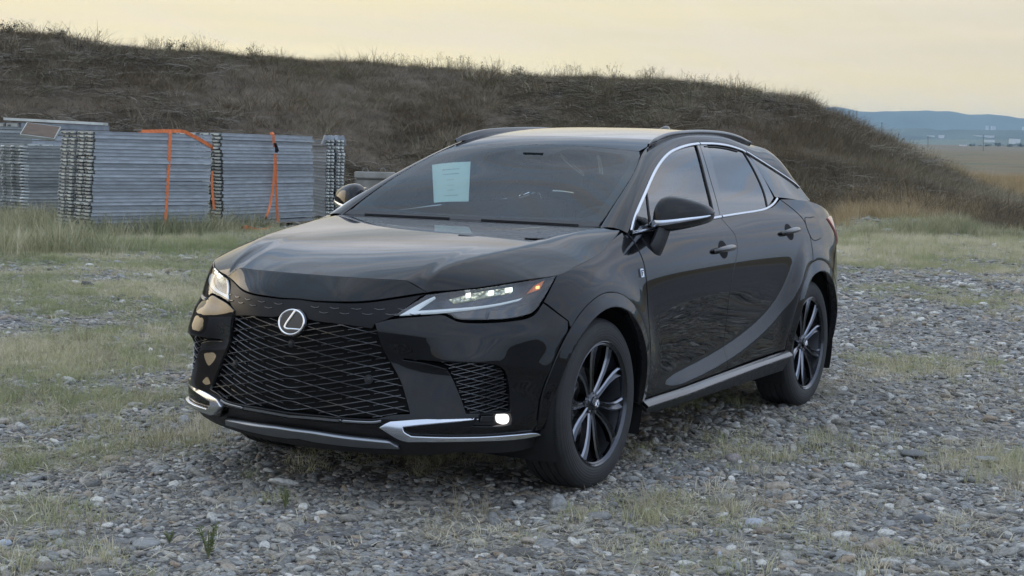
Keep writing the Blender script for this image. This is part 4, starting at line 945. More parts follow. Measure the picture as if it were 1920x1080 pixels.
# ---- wheels
def wheel(cx, sd, name='wheel'):
    root = empty(name, (cx, .826*sd, .384)); root.parent = car
    ty = MB(); g = .007
    pr = [(.267, .088), (.272, .108), (.282, .116), (.300, .1195), (.322, .1215), (.345, .1185), (.362, .111), (.374, .100), (.3805, .086), (.383, .070), (.3835, .062), (.3765, .060), (.3765, .052), (.384, .050), (.384, .026), (.3765, .024), (.3765, .016), (.384, .014)]
    pr = pr+[(r, -y) for r, y in pr[::-1]]
    ty.lathe(pr, 96); t = ty.build('tyre', M['rubber'], root, 40)
    rm = MB(); rm.lathe([(.2665, .104), (.2725, .112), (.2785, .118), (.2815, .1165), (.2785, .108), (.270, .100)], 80); rm.lathe([(.2725, .110), (.268, .112), (.262, .107), (.259, .09)], 80)
    rim = rm.build('rim', M['wheel'], root, 30)
    ba = MB(); ba.lathe([(.262, .100), (.256, .05), (.250, -.03), (.245, -.10), (.262, -.112)], 64); ba.build('barrel', M['barrel'], root, 40)
    dk = MB(); dk.lathe([(.03, -.012), (.165, -.012), (.168, -.018), (.168, -.032), (.165, -.038), (.03, -.038)], 48); dk.lathe([(.0, .012), (.07, .010), (.078, .0), (.08, -.03)], 32); dk.build('brake_disc', M['disc'], root)
    cl = MB(); 
    A = np.radians(np.linspace(150, 205, 9) if cx > -1 else np.linspace(-25, 30, 9)); V = []
    for a in A:
        for r, y in ((.115, .018), (.172, .018), (.176, -.05), (.112, -.05)): V.append((r*math.cos(a), y, r*math.sin(a)))
    cl.add(V, [[i*4+j, i*4+(j+1) % 4, (i+1)*4+(j+1) % 4, (i+1)*4+j] for i in range(8) for j in range(4)]+[[0, 1, 2, 3], [32, 33, 34, 35]]); cl.build('brake_caliper', M['barrel'], root)
    dl = MB(); dl.lathe([(.06, -.055), (.24, -.06)], 32); dl.build('brake_dust_shield', M['liner'], root)
    off = R_(8 if cx > -1 else 20)
    for k in range(10):
        sp = MB(); base = off+k*math.pi/5; V = []; odd = k % 2
        RS = np.array([.040, .070, .110, .155, .205, .240, .2665])
        lean = (1 if odd else -1)
        for i, r in enumerate(RS):
            u = (r-.04)/(.2665-.04); tw = base+lean*R_(6.5)*math.sin(u*math.pi*.9)+R_(4)*u*lean*-1
            w = np.interp(u, [0, .25, .6, 1], [.013, .0105, .0145, .024]); yf = np.interp(u, [0, .15, .6, 1], [.078, .084, .096, .106]); dp = np.interp(u, [0, 1], [.04, .034])
            w = w*1.22; tdir = np.array([-math.sin(tw), 0, math.cos(tw)]); rd_ = np.array([math.cos(tw), 0, math.sin(tw)])
            for t_, y_ in ((-w, yf-.007), (-w*.66, yf), (-w*.1*lean, yf-.012), (w*.66, yf), (w, yf-.007), (w*.7, yf-dp), (-w*.7, yf-dp)):
                V.append(rd_*r+tdir*t_+np.array([0, y_, 0]))
        m = 7; F = [[i*m+j, i*m+(j+1) % m, (i+1)*m+(j+1) % m, (i+1)*m+j] for i in range(len(RS)-1) for j in range(m)]+[list(range(m)), list(range((len(RS)-1)*m, len(RS)*m))]
        sp.add(V, F); sp.M = [(1 if (j % 7) in (0, 3) else 0) for j in range(len(F)-2)]+[0, 0]; sp.build('spoke', (M['wheel'], M['machined']), rim, 20)
    hb = MB(); hb.lathe([(.0, .094), (.026, .093), (.0305, .090), (.032, .084), (.035, .082), (.052, .078), (.06, .068), (.062, .03)], 40); hub = hb.build('hub_cap', M['wheel'], root, 30)
    for k in range(5):
        a = off+R_(18)+k*2*math.pi/5; nb = MB(); nb.lathe([(.0, .084), (.006, .084), (.0075, .081), (.0075, .070)], 6, c=(.046*math.cos(a), 0, .046*math.sin(a))); nb.build('lug_nut', M['silver'], root, 30)
    em = emblem((0, .0950, 0), (0, 1, 0.001), .040, .034, M['bright'], hub, disc=False, name='wheel_emblem')
    if sd < 0:
        pass
    return root
def all_children(o): return [c for c in bpy.data.objects if c.parent == o]
for cx in (0, -2.85):
    w = wheel(cx, 1)
    def cp(o, par):
        c = o.copy(); COL.objects.link(c); c.parent = par
        for ch in all_children(o):
            if ch != c: cp(ch, c)
        return c
    w2 = cp(w, car); w2.location = (cx, -.826, .384); w2.rotation_euler = (0, 0, math.pi)
# ---- interior
it = MB(); P = []
def rows(secs, n=None):
    V = np.vstack(secs); m = len(secs[0]); return V, [[i*m+j, i*m+j+1, (i+1)*m+j+1, (i+1)*m+j] for i in range(len(secs)-1) for j in range(m-1)]
ys = np.linspace(-.74, .74, 25); pf = [(-.50, 1.06), (-.60, 1.085), (-.80, 1.095), (-.95, 1.075), (-1.02, 1.03), (-1.03, .90), (-.98, .70), (-.95, .45)]
secs = []
for x, z in pf: secs.append(np.stack([x+.06*(ys/.74)**2, ys, z+.03*np.exp(-((ys-.38)/.17)**2)*(x < -.75 and z > .9)-.02*(ys/.74)**4], 1))
it.add(*rows(secs)); it.build('dashboard', M['cloth'], car, 40)
ds = MB(); ds.box((-.985, .0, 1.105), (.02, .34, .13), bev=.006); ds.build('centre_screen', M['gloss'], car)
def seat(x, y):
    s = MB()
    s.box((x+.20, y, .60), (.50, .50, .16), bev=.05)
    a = R_(-14); Rr = np.array([[math.cos(a), 0, math.sin(a)], [0, 1, 0], [-math.sin(a), 0, math.cos(a)]])
    s.box((x-.10, y, .93), (.14, .50, .60), Rr, bev=.055); o = s.build('seat', M['cloth'], car, 60)
    h = MB(); h.box((x-.19, y, 1.345), (.09, .27, .17), Rr, bev=.04)
    for dy in (-.05, .05): h.tube([(x-.165, y+dy, 1.2), (x-.185, y+dy, 1.30)], .006)
    h.build('headrest', M['cloth'], o, 60)
seat(-1.62, .38); seat(-1.62, -.38)
rs = MB(); rs.box((-2.35, 0, .62), (.5, 1.3, .16), bev=.05); rs.box((-2.68, 0, .95), (.16, 1.3, .62), bev=.06); ro = rs.build('rear_bench', M['cloth'], car, 60)
for y in (-.4, 0, .4):
    h = MB(); h.box((-2.74, y, 1.30), (.09, .24, .13), bev=.035); h.build('headrest', M['cloth'], ro, 60)
sw = MB(); a = np.linspace(0, 2*np.pi, 41)[:-1]; tl_ = R_(24)
c = np.array([-1.16, .38, 1.045]); ring = c+.182*np.cos(a)[:, None]*np.array([0, 1, 0])+.182*np.sin(a)[:, None]*np.array([math.sin(tl_)*-1, 0, math.cos(tl_)])*[-1, 1, 1]
nn = np.cross([0, 1, 0], [math.sin(tl_), 0, math.cos(tl_)]); sw.sweep(ring, np.tile(nn, (40, 1)), circ(.016, 8), closed=True)
sw.box(c+[.01, 0, -.01], (.05, .15, .12), bev=.02)
for y in (-.12, .12): sw.box(c+[.005, y, -.01], (.02, .12, .03), bev=.006)
sw.tube([c+[.02, 0, -.02], c+[.22, 0, -.10]], .04, 10); sw.build('steering_wheel', M['matte'], car, 50)
rv = MB(); rv.box((-1.12, 0, 1.405), (.02, .22, .05), bev=.009); rv.tube([(-1.11, 0, 1.41), (-1.09, 0, 1.47)], .012); rv.build('rear_view_mirror', M['matte'], car, 50)
sh_ = MB(); sh_.box((-1.075, 0, 1.465), (.11, .14, .02), np.array([[math.cos(.5), 0, -math.sin(.5)], [0, 1, 0], [math.sin(.5), 0, math.cos(.5)]]), bev=.01); sh_.build('sensor_housing', M['gloss'], car, 50)
hl_ = MB(); hl_.box((-1.95, 0, 1.50), (1.0, .9, .02), bev=.008); hl_.build('headliner', M['cloth'], car)
for y in (.38, -.38):
    vz = MB(); vz.box((-1.24, y, 1.50), (.16, .38, .02), bev=.006); vz.build('sun_visor', M['cloth'], car)
# ---- the sheet of paper behind the windscreen
def px_top(pts, lift=0.):
    out = []
    for p in pts:
        v = ray(p); uv = np.array([[A(2.), -.3]])
        for it_ in range(40):
            P, n = surf_eval(top_surf, uv); P = P[0]; t = ((P-CAMP)@n[0])/(v@n[0]); Q = CAMP+v*t; 
            da = (top_surf(uv+[1e-3, 0])[0]-P)/1e-3; db = (top_surf(uv+[0, 1e-3])[0]-P)/1e-3
            s_ = np.linalg.lstsq(np.stack([da, db], 1), Q-P, rcond=None)[0]; uv = uv+s_*.8
        out.append(uv[0])
    return np.array(out)
pc = px_top([(809.4, 306.7), (881.7, 301), (877.8, 374.4), (813.3, 378.9)])
Pp, Pn = surf_eval(top_surf, pc); Pn = Pn*np.sign(Pn[:, 2:3]); Pp = Pp-Pn*.007; nm = Pn.mean(0); nm /= np.linalg.norm(nm)
paper = empty('paper_sheet', tuple(Pp.mean(0))); tag(paper, 'white printed paper sheet taped inside the windscreen of the black SUV', 'paper notice')
c0 = Pp.mean(0); pm = MB(); nu = 5
G = np.array([[((1-u)*(1-v))*Pp[0]+(u*(1-v))*Pp[1]+(u*v)*Pp[2]+((1-u)*v)*Pp[3]-c0+nm*.004*math.sin(3*u+v) for u in np.linspace(0, 1, nu)] for v in np.linspace(0, 1, nu)]).reshape(-1, 3)
Fq = [[i*nu+j, i*nu+j+1, (i+1)*nu+j+1, (i+1)*nu+j] for i in range(nu-1) for j in range(nu-1)]
pm.add(G, Fq); pm.add(G-nm*.0006, [f[::-1] for f in Fq]); pm.build('sheet', M['paper'], paper)
ex = (Pp[1]-Pp[0]+Pp[2]-Pp[3])/2; ey = (Pp[0]-Pp[3]+Pp[1]-Pp[2])/2; W0 = np.linalg.norm(ex); H0 = np.linalg.norm(ey)
def text_mesh(name, s, size, mat, Mx, parent=None, ext=.0003, bold=0.):
    cu = bpy.data.curves.new(name, 'FONT'); cu.body = s; cu.size = size; cu.align_x = 'CENTER'; cu.align_y = 'CENTER'; cu.offset = bold; cu.resolution_u = 2
    to = bpy.data.objects.new(name+'_tmp', cu); COL.objects.link(to); dg = bpy.context.evaluated_depsgraph_get(); me = bpy.data.meshes.new_from_object(to.evaluated_get(dg)); bpy.data.objects.remove(to); bpy.data.curves.remove(cu)
    me.transform(Matrix(Mx)); me.materials.clear(); me.materials.append(mat); me.name = name
    o = bpy.data.objects.new(name, me); COL.objects.link(o); 
    if parent: o.parent = parent
    return o
for s, u, v, wd in (('MASTER KOSTA', .5, .19, .42), ('Lexus RX350', .5, .31, .46), ('2023 year', .49, .46, .22), ('2.4 turbo', .49, .60, .22), ('75.000 $', .49, .725, .2), ('+995.599.566.952', .49, .86, .46)):
    o = c0-c0+(u-.5)*ex+(.5-v)*ey+nm*.0055; sz = wd*W0/(len(s)*.52)*1.0
    exn, eyn = ex/W0, ey/H0; Mx = [[exn[0], eyn[0], nm[0], o[0]], [exn[1], eyn[1], nm[1], o[1]], [exn[2], eyn[2], nm[2], o[2]], [0, 0, 0, 1]]
    text_mesh('printed_line', s, sz, M['ink'], Mx, paper, bold=sz*.012)
# wiper arm resting in the cowl
wp = MB(); uvw = np.stack([np.full(14, A(.03)), np.linspace(-.50, -.10, 14)], 1); P, n = surf_eval(top_surf, uvw); n = n*np.sign(n[:, 2:3]); wp.tube(P+n*.005, .0028, 6)
uvw = np.stack([np.full(14, A(.03)), np.linspace(.05, .5, 14)], 1); P, n = surf_eval(top_surf, uvw); n = n*np.sign(n[:, 2:3]); wp2 = MB(); wp2.tube(P+n*.005, .0028, 6)
wp.build('wiper', M['matte'], car); wp2.build('wiper', M['matte'], car)
# ================================================================== THE PLACE
def vnoise(x, y, seed=0):
    x = np.asarray(x, float); y = np.asarray(y, float); xi = np.floor(x).astype(np.int64); yi = np.floor(y).astype(np.int64); fx = x-xi; fy = y-yi
    def h(a, b): n = (a*374761393+b*668265263+seed*974634777) & 0x7fffffff; n = ((n ^ (n >> 13))*1274126177) & 0x7fffffff; return ((n ^ (n >> 16)) & 0xffff)/65535.
    u = fx*fx*(3-2*fx); v = fy*fy*(3-2*fy)
    return (h(xi, yi)*(1-u)+h(xi+1, yi)*u)*(1-v)+(h(xi, yi+1)*(1-u)+h(xi+1, yi+1)*u)*v
def fbm(x, y, o=4, seed=0):
    s = 0; a = .5; 
    for i in range(o): s = s+a*vnoise(x*2**i, y*2**i, seed+i); a *= .5
    return s/(1-.5**o)
CX, CY = CAMP[0], CAMP[1]
AZ0 = _yaw
def azpx(px): return AZ0-np.arctan((np.asarray(px, float)-960)/FPX)
def hor(px): return 283.3+(px-960)*.02535
# mound: base distance, crest distance, crest height as a function of bearing
_mp = np.array([-2600, -1200, -500, 0, 100, 200, 260, 420, 560, 700, 860, 960, 1060, 1200, 1330, 1480, 1530, 1600, 1680, 1750, 1830, 1920, 2050, 2300])
_my = np.array([60, 50, 60, 74, 82, 98, 104, 112, 122, 128, 137, 148, 152, 158, 170, 196, 222, 258, 296, 326, 356, 390, 418, 430])
_mc = np.array([40, 44, 47, 48, 48, 48, 48, 48, 48, 49, 49, 49, 48, 47, 46, 45, 45, 45, 44, 44, 43, 42, 41, 40.])
_mb = np.array([30, 33, 35, 37, 37, 37, 37, 37.5, 38, 38.5, 38.5, 38, 37, 36, 35, 34, 34, 34, 34, 34.5, 35, 35.5, 36, 36.])
_mh = 1.5+(hor(_mp)-_my)/FPX*_mc
_maz = azpx(_mp)[::-1]; _mbr, _mcr, _mhr = _mb[::-1], _mc[::-1], _mh[::-1]
_maz = np.concatenate([_maz, [_maz[-1]+.35, _maz[-1]+.9]]); _mbr = np.append(_mbr, [30, 30]); _mcr = np.append(_mcr, [40, 40]); _mhr = np.append(_mhr, [3.0, .0])
def polar(x, y): a = np.arctan2(y-CY, x-CX); return np.hypot(x-CX, y-CY), (a-AZ0+math.pi) % (2*math.pi)-math.pi+AZ0
def far_z(d, az):
    base = np.maximum(d-55, 0)*.0052+np.maximum(d-180, 0)*.0062
    return base
def mound(x, y):
    d, az = polar(x, y); rb = np.interp(az, _maz, _mbr); rc = np.interp(az, _maz, _mcr); hc = np.maximum(np.interp(az, _maz, _mhr), .05)
    t = (d-rb)/(rc-rb); t1 = np.clip(t, 0, 1); up = np.where(t1 < .12, t1*t1*3.2, np.minimum(.046+(t1-.12)*1.15, 1)); up = 1-(1-np.clip(up, 0, 1))**1.25
    back = 1-sstep(d, rc+3, rc+22)
    n = (fbm(x*.35, y*.35, 4, 3)-.5)*1.1+(fbm(x*1.3, y*1.3, 3, 9)-.5)*.35
    return (hc*up+n*np.clip(up*1.6, 0, 1)*np.clip(1.25-t1, .15, 1))*back*np.clip(hc/.5, 0, 1)
def gheight(x, y):
    d, az = polar(x, y)
    near = (fbm(x*.25, y*.25, 3, 1)-.5)*.10*sstep(np.hypot(x+1, y), 3.2, 9)
    # small grassy bank at the foot of the mound on the right
    bank = .28*np.exp(-((d-33.0)/1.3)**2)*sstep(-az, -azpx(1540), -azpx(1600))*(1-sstep(-az, -azpx(1790), -azpx(1850)))
    return near+far_z(d, az)+np.maximum(mound(x, y), 0)+bank+sstep(d, 45, 90)*(fbm(x*.03, y*.03, 4, 5)-.5)*1.2+sstep(d, 300, 900)*(fbm(x*.002, y*.002, 3, 6)-.5)*8
def polar_mesh(name, az, ds, hf, mat):
    A2, D2 = np.meshgrid(az, ds); X = CX+D2*np.cos(A2); Y = CY+D2*np.sin(A2); Z = hf(X, Y)
    V = np.stack([X.ravel(), Y.ravel(), Z.ravel()], 1); n = len(az); m = len(ds)
    i = np.arange((m-1)*(n-1)); a = (i//(n-1))*n+i % (n-1); F = np.stack([a, a+1, a+n+1, a+n], 1)
    me = bpy.data.meshes.new(name); me.vertices.add(len(V)); me.vertices.foreach_set('co', V.astype(np.float32).ravel()); me.loops.add(4*len(F)); me.loops.foreach_set('vertex_index', F[:, ::-1].astype(np.int32).ravel() if True else 0)
    me.polygons.add(len(F)); me.polygons.foreach_set('loop_start', (np.arange(len(F))*4).astype(np.int32)); me.polygons.foreach_set('loop_total', np.full(len(F), 4, np.int32)); me.update(calc_edges=True); me.polygons.foreach_set('use_smooth', [True]*len(F))
    fix = np.array([p.normal.z for p in me.polygons[:50]]).mean()
    if fix < 0: me.flip_normals()
    me.materials.append(mat); o = bpy.data.objects.new(name, me); COL.objects.link(o); return o
def ground_mat():
    m = bpy.data.materials.new('gravel_ground'); m.use_nodes = True; nt = m.node_tree; b = nt.nodes['Principled BSDF']; N = nt.nodes.new; L = nt.links.new
    b.inputs['Roughness'].default_value = .92
    tc = N('ShaderNodeTexCoord'); pos = tc.outputs['Object']
    def vor(scale, feat='F1'):
        v = N('ShaderNodeTexVoronoi'); v.inputs['Scale'].default_value = scale; v.feature = feat; L(pos, v.inputs[0]); return v
    def ramp(src, els):
        r = N('ShaderNodeValToRGB'); L(src, r.inputs[0]); e = r.color_ramp.elements; e[0].position, e[0].color = els[0][0], (*els[0][1], 1); e[1].position, e[1].color = els[-1][0], (*els[-1][1], 1)
        for p, c in els[1:-1]: q = e.new(p); q.color = (*c, 1)
        return r.outputs[0]
    def mix(f, a, b_, t='MIX'):
        n = N('ShaderNodeMix'); n.data_type = 'RGBA'; n.blend_type = t
        if isinstance(f, float): n.inputs[0].default_value = f
        else: L(f, n.inputs[0])
        for i, v in ((6, a), (7, b_)):
            if isinstance(v, tuple): n.inputs[i].default_value = (*v, 1)
            else: L(v, n.inputs[i])
        return n.outputs[2]
    v1 = vor(38); v2 = vor(85); sp = N('ShaderNodeSeparateColor'); L(v1.outputs['Color'], sp.inputs[0])
    pal = [(0, (.10, .10, .105)), (.3, (.17, .175, .19)), (.5, (.13, .115, .10)), (.75, (.22, .23, .25)), (1, (.34, .34, .34))]
    c1 = ramp(sp.outputs[0], pal); sp2 = N('ShaderNodeSeparateColor'); L(v2.outputs['Color'], sp2.inputs[0]); c2 = ramp(sp2.outputs[1], pal)
    c = mix(.45, c1, c2)
    d1 = ramp(v1.outputs['Distance'], [(0, (1, 1, 1)), (.5, (.9, .9, .9)), (.8, (.35, .33, .31))]); c = mix(.8, c, d1, 'MULTIPLY')
    n1 = N('ShaderNodeTexNoise'); n1.inputs['Scale'].default_value = .55; n1.inputs['Detail'].default_value = 6; n1.inputs['Roughness'].default_value = .65; L(pos, n1.inputs[0])
    soil = ramp(n1.outputs[0], [(.42, (0, 0, 0)), (.62, (1, 1, 1))]); n2 = N('ShaderNodeTexNoise'); n2.inputs['Scale'].default_value = 30; n2.inputs['Detail'].default_value = 5; L(pos, n2.inputs[0])
    sc = ramp(n2.outputs[0], [(.3, (.055, .048, .036)), (.7, (.15, .135, .10))])
    sf = N('ShaderNodeMath'); sf.operation = 'MULTIPLY'; L(soil, sf.inputs[0]); sf.inputs[1].default_value = .3
    c = mix(sf.outputs[0], c, sc)
    # vertex mask: g = grass/litter cover, h = hill earth, f = far fields
    at = N('ShaderNodeAttribute'); at.attribute_name = 'cover'; sa = N('ShaderNodeSeparateColor'); L(at.outputs['Color'], sa.inputs[0])
    gcol = ramp(n2.outputs[0], [(.25, (.17, .16, .11)), (.6, (.27, .255, .18)), (.8, (.36, .335, .25))]); c = mix(sa.outputs[0], c, gcol)
    n3 = N('ShaderNodeTexNoise'); n3.inputs['Scale'].default_value = 2.2; n3.inputs['Detail'].default_value = 8; n3.inputs['Roughness'].default_value = .7; L(pos, n3.inputs[0])
    hcol = ramp(n3.outputs[0], [(.3, (.065, .050, .034)), (.55, (.12, .092, .062)), (.75, (.18, .142, .098))]); c = mix(sa.outputs[1], c, hcol)
    n4 = N('ShaderNodeTexNoise'); n4.inputs['Scale'].default_value = .05; n4.inputs['Detail'].default_value = 8; L(pos, n4.inputs[0])
    fcol = ramp(n4.outputs[0], [(.3, (.10, .085, .045)), (.5, (.17, .125, .065)), (.7, (.10, .11, .06))]); c = mix(sa.outputs[2], c, fcol)
    L(c, b.inputs['Base Color'])
    bp = N('ShaderNodeBump'); bp.inputs['Strength'].default_value = .8; bp.inputs['Distance'].default_value = .012; inv = N('ShaderNodeMath'); inv.operation = 'SUBTRACT'; inv.inputs[0].default_value = 1; L(v1.outputs['Distance'], inv.inputs[1]); L(inv.outputs[0], bp.inputs['Height']); L(bp.outputs[0], b.inputs['Normal'])
    return m
# grass cover map (world metres); soft blobs placed where the photo shows turf
def gxy(px, py): p = gz((px, py)); return p[0], p[1]
BL = [(gxy(*q), r, s) for q, r, s in [((60, 470), 4.5, 1.), ((250, 470), 4.5, .95), ((400, 470), 4.0, .85), ((120, 560), 2.6, .8), ((260, 560), 2.4, .85), ((380, 540), 1.8, .6), ((60, 650), 1.8, .62), ((200, 640), 1.6, .7), ((310, 640), 1.2, .5),
      ((90, 760), .9, .5), ((160, 800), .5, .55), ((80, 850), .35, .7), ((300, 830), .5, .6), ((330, 790), .4, .6), ((40, 970), .3, .5), ((540, 940), .22, .7), ((1180, 860), .4, .3), ((1480, 860), .45, .5), ((1560, 890), .4, .42), ((1300, 740), .7, .8), ((1390, 720), .6, .75), ((560, 880), .5, .35), ((700, 850), .7, .4), ((900, 850), .7, .4),
      ((1650, 455), 4.2, .95), ((1800, 460), 4.0, .8), ((1900, 455), 3.0, .7), ((1600, 480), 2.4, .8), ((1700, 500), 2.0, .55), ((1800, 560), 1.5, .4), ((1700, 700), .9, .45), ((1850, 720), .7, .4), ((1900, 880), .45, .5), ((1650, 1050), .25, .4), ((1780, 1000), .3, .25), ((1230, 1050), .3, .35), ((900, 1000), .35, .35), ((1450, 1000), .3, .3), ((1250, 960), .4, .4), ((620, 980), .25, .3), ((150, 1050), .3, .45), ((60, 1050), .3, .5), ((900, 470), 5, .6), ((1200, 430), 6, .7)]]
def cover(x, y):
    g = np.zeros_like(x)
    for (bx, by), r, s in BL: g = np.maximum(g, s*np.exp(-((x-bx)**2+(y-by)**2)/(r*r)*.8))
    n = fbm(x*1.1, y*1.1, 4, 21); g2 = np.clip(g*1.1+(n-.5)*1.6*np.clip(g*2+.25, 0, 1), 0, 1)
    d, az = polar(x, y); return np.maximum(g2, sstep(d, 33, 37)*.9)
def set_cover(o):
    me = o.data; V = np.empty(len(me.vertices)*3, np.float32); me.vertices.foreach_get('co', V); V = V.reshape(-1, 3); x, y = V[:, 0].astype(float), V[:, 1].astype(float)
    d, az = polar(x, y); rb = np.interp(az, _maz, _mbr); hc = np.interp(az, _maz, _mhr); h = sstep(d, rb-.5, rb+2)*(1-sstep(d, 70, 80))*np.clip(hc/1.0, 0, 1)
    c = np.stack([cover(x, y)*.85, h, np.maximum(sstep(d, 60, 80), sstep(d, rb, rb+6)*(1-np.clip(hc/1.0, 0, 1))), np.ones_like(x)], 1).astype(np.float32)
    a = me.color_attributes.new('cover', 'FLOAT_COLOR', 'POINT'); a.data.foreach_set('color', c.ravel())
GM = ground_mat()
azs = np.concatenate([np.linspace(azpx(2150), azpx(-250), 420)]); azr = np.linspace(azpx(-250), azpx(2150)+2*np.pi, 110)
ds = np.concatenate([np.linspace(.3, 5, 10), np.arange(5.1, 12, .12), np.arange(12, 30, .25), np.arange(30, 62, .22), np.geomspace(62, 2600, 60)])
ds2 = np.concatenate([[.3, 2, 4, 6, 8, 10], np.arange(12, 62, 2.), np.geomspace(62, 2600, 30)])
AZALL = np.concatenate([azs, azr[1:]])
g = polar_mesh('ground', AZALL, ds, gheight, GM); set_cover(g); tag(g, kind='structure')
# ---- distant hills
def farhill(name, dist, px, py, depth, col, seed, amp, mat=None):
    az = azpx(np.linspace(4200, 1150, 320)); pxs = np.linspace(4200, 1150, 320); d = np.array([dist-depth*.6, dist-depth*.3, dist-depth*.1, dist, dist+depth])
    top = 1.5+(hor(pxs)-np.interp(pxs, px, py))/FPX*dist; top = top+amp*(fbm(pxs*.02, pxs*0, 4, seed)-.5)
    prof = np.array([.0, .45, .85, 1., .1]); base = far_z(np.array([dist-depth]), 0)[0]*.9
    V = []; 
    for i, dd in enumerate(d):
        rr = (fbm(pxs*.03+i*7.3, pxs*0+i*3.1, 4, seed+5)-.5)*amp*2*(0 < i < 3)
        V.append(np.stack([CX+dd*np.cos(az), CY+dd*np.sin(az), base+(top-base)*prof[i]+rr], 1))
    V = np.vstack(V); n = 320; F = [[i*n+j, i*n+j+1, (i+1)*n+j+1, (i+1)*n+j] for i in range(4) for j in range(n-1)]
    o = link(name, fix_normals(mesh(name, V, F)), mat); return tag(o, kind='structure')
M['farwood'] = noisy(pbr('far_woodland', (.060, .085, .060), .95), .004, .45, detail=8); M['farfield'] = noisy(pbr('far_fields', (.11, .13, .085), .95), .006, .35, detail=8)
farhill('hills', 6500, [1150, 1560, 1600, 1700, 1760, 1850, 1930, 2400], [200, 205, 209, 213, 213, 221, 228, 260], 900, None, 31, 18, M['farwood'])
farhill('hill_terrace', 4200, [1150, 1600, 1700, 1760, 1850, 1930, 2400], [240, 244, 243, 246, 247, 249, 262], 900, None, 41, 8, M['farwood'])
farhill('hill_foot', 3200, [1150, 1600, 1700, 1850, 1930, 2400], [262, 262, 262, 264, 266, 276], 500, None, 51, 5, M['farfield'])
# ---- scatter helper: points + attributes instanced by geometry nodes
def gn_scatter(name, P, S, E, idx, tint, protos, mats, label, cat):
    me = bpy.data.meshes.new(name); n = len(P); me.vertices.add(n); me.vertices.foreach_set('co', np.asarray(P, np.float32).ravel())
    for nm, tp, dat in (('sc', 'FLOAT_VECTOR', S), ('ro', 'FLOAT_VECTOR', E)):
        a = me.attributes.new(nm, tp, 'POINT'); a.data.foreach_set('vector', np.asarray(dat, np.float32).ravel())
    a = me.attributes.new('ix', 'INT', 'POINT'); a.data.foreach_set('value', np.asarray(idx, np.int32))
    a = me.attributes.new('tint', 'FLOAT', 'POINT'); a.data.foreach_set('value', np.asarray(tint, np.float32))
    pc = bpy.data.collections.new(name+'_shapes')
    for k, (pm) in enumerate(protos):
        po = bpy.data.objects.new('%s_shape_%02d' % (name, k), pm); pc.objects.link(po)
    o = bpy.data.objects.new(name, me); COL.objects.link(o)
    ng = bpy.data.node_groups.new(name, 'GeometryNodeTree'); ng.interface.new_socket('Geometry', in_out='INPUT', socket_type='NodeSocketGeometry'); ng.interface.new_socket('Geometry', in_out='OUTPUT', socket_type='NodeSocketGeometry')
    N = ng.nodes.new; L = ng.links.new; gi = N('NodeGroupInput'); go = N('NodeGroupOutput'); ip = N('GeometryNodeInstanceOnPoints'); ci = N('GeometryNodeCollectionInfo'); ci.inputs[0].default_value = pc; ci.inputs[1].default_value = True; ci.inputs[2].default_value = True
    mp = N('GeometryNodeMeshToPoints'); L(gi.outputs[0], mp.inputs[0]); L(mp.outputs[0], ip.inputs['Points']); L(ci.outputs[0], ip.inputs['Instance']); ip.inputs['Pick Instance'].default_value = True
    def at(nm, tp): q = N('GeometryNodeInputNamedAttribute'); q.data_type = tp; q.inputs[0].default_value = nm; return q.outputs[0]
    L(at('ix', 'INT'), ip.inputs['Instance Index']); e = N('FunctionNodeEulerToRotation'); L(at('ro', 'FLOAT_VECTOR'), e.inputs[0]); L(e.outputs[0], ip.inputs['Rotation']); L(at('sc', 'FLOAT_VECTOR'), ip.inputs['Scale'])
    L(ip.outputs[0], go.inputs[0]); md = o.modifiers.new('scatter', 'NODES'); md.node_group = ng
    return tag(o, label, cat, kind='stuff')
def tint_mat(name, els, rough=.8, attr='tint', noise=(0, 0), trans=0., bump=0):
    m = bpy.data.materials.new(name); m.use_nodes = True; nt = m.node_tree; b = nt.nodes['Principled BSDF']; N = nt.nodes.new; L = nt.links.new
    b.inputs['Roughness'].default_value = rough; b.inputs['Specular IOR Level'].default_value = .35; a = N('ShaderNodeAttribute'); a.attribute_type = 'INSTANCER'; a.attribute_name = attr
    r = N('ShaderNodeValToRGB'); L(a.outputs['Fac'], r.inputs[0]); e = r.color_ramp.elements; e[0].position, e[0].color = els[0][0], (*els[0][1], 1); e[1].position, e[1].color = els[-1][0], (*els[-1][1], 1)
    for p, c in els[1:-1]: q = e.new(p); q.color = (*c, 1)
    col = r.outputs[0]
    if noise[0]:
        tc = N('ShaderNodeTexCoord'); n = N('ShaderNodeTexNoise'); n.inputs['Scale'].default_value = noise[0]; n.inputs['Detail'].default_value = 4; L(tc.outputs['Object'], n.inputs[0]); mr = N('ShaderNodeMapRange'); L(n.outputs[0], mr.inputs[0]); mr.inputs[1].default_value = .3; mr.inputs[2].default_value = .7; mr.inputs[3].default_value = 1-noise[1]; mr.inputs[4].default_value = 1+noise[1]
        mx = N('ShaderNodeVectorMath'); mx.operation = 'SCALE'; L(col, mx.inputs[0]); L(mr.outputs[0], mx.inputs[3]); col = mx.outputs[0]
        if bump: bp = N('ShaderNodeBump'); bp.inputs['Strength'].default_value = bump; bp.inputs['Distance'].default_value = .1; L(n.outputs[0], bp.inputs['Height']); L(bp.outputs[0], b.inputs['Normal'])
    L(col, b.inputs['Base Color']); 
    if trans: b.inputs['Transmission Weight'].default_value = 0
    return m
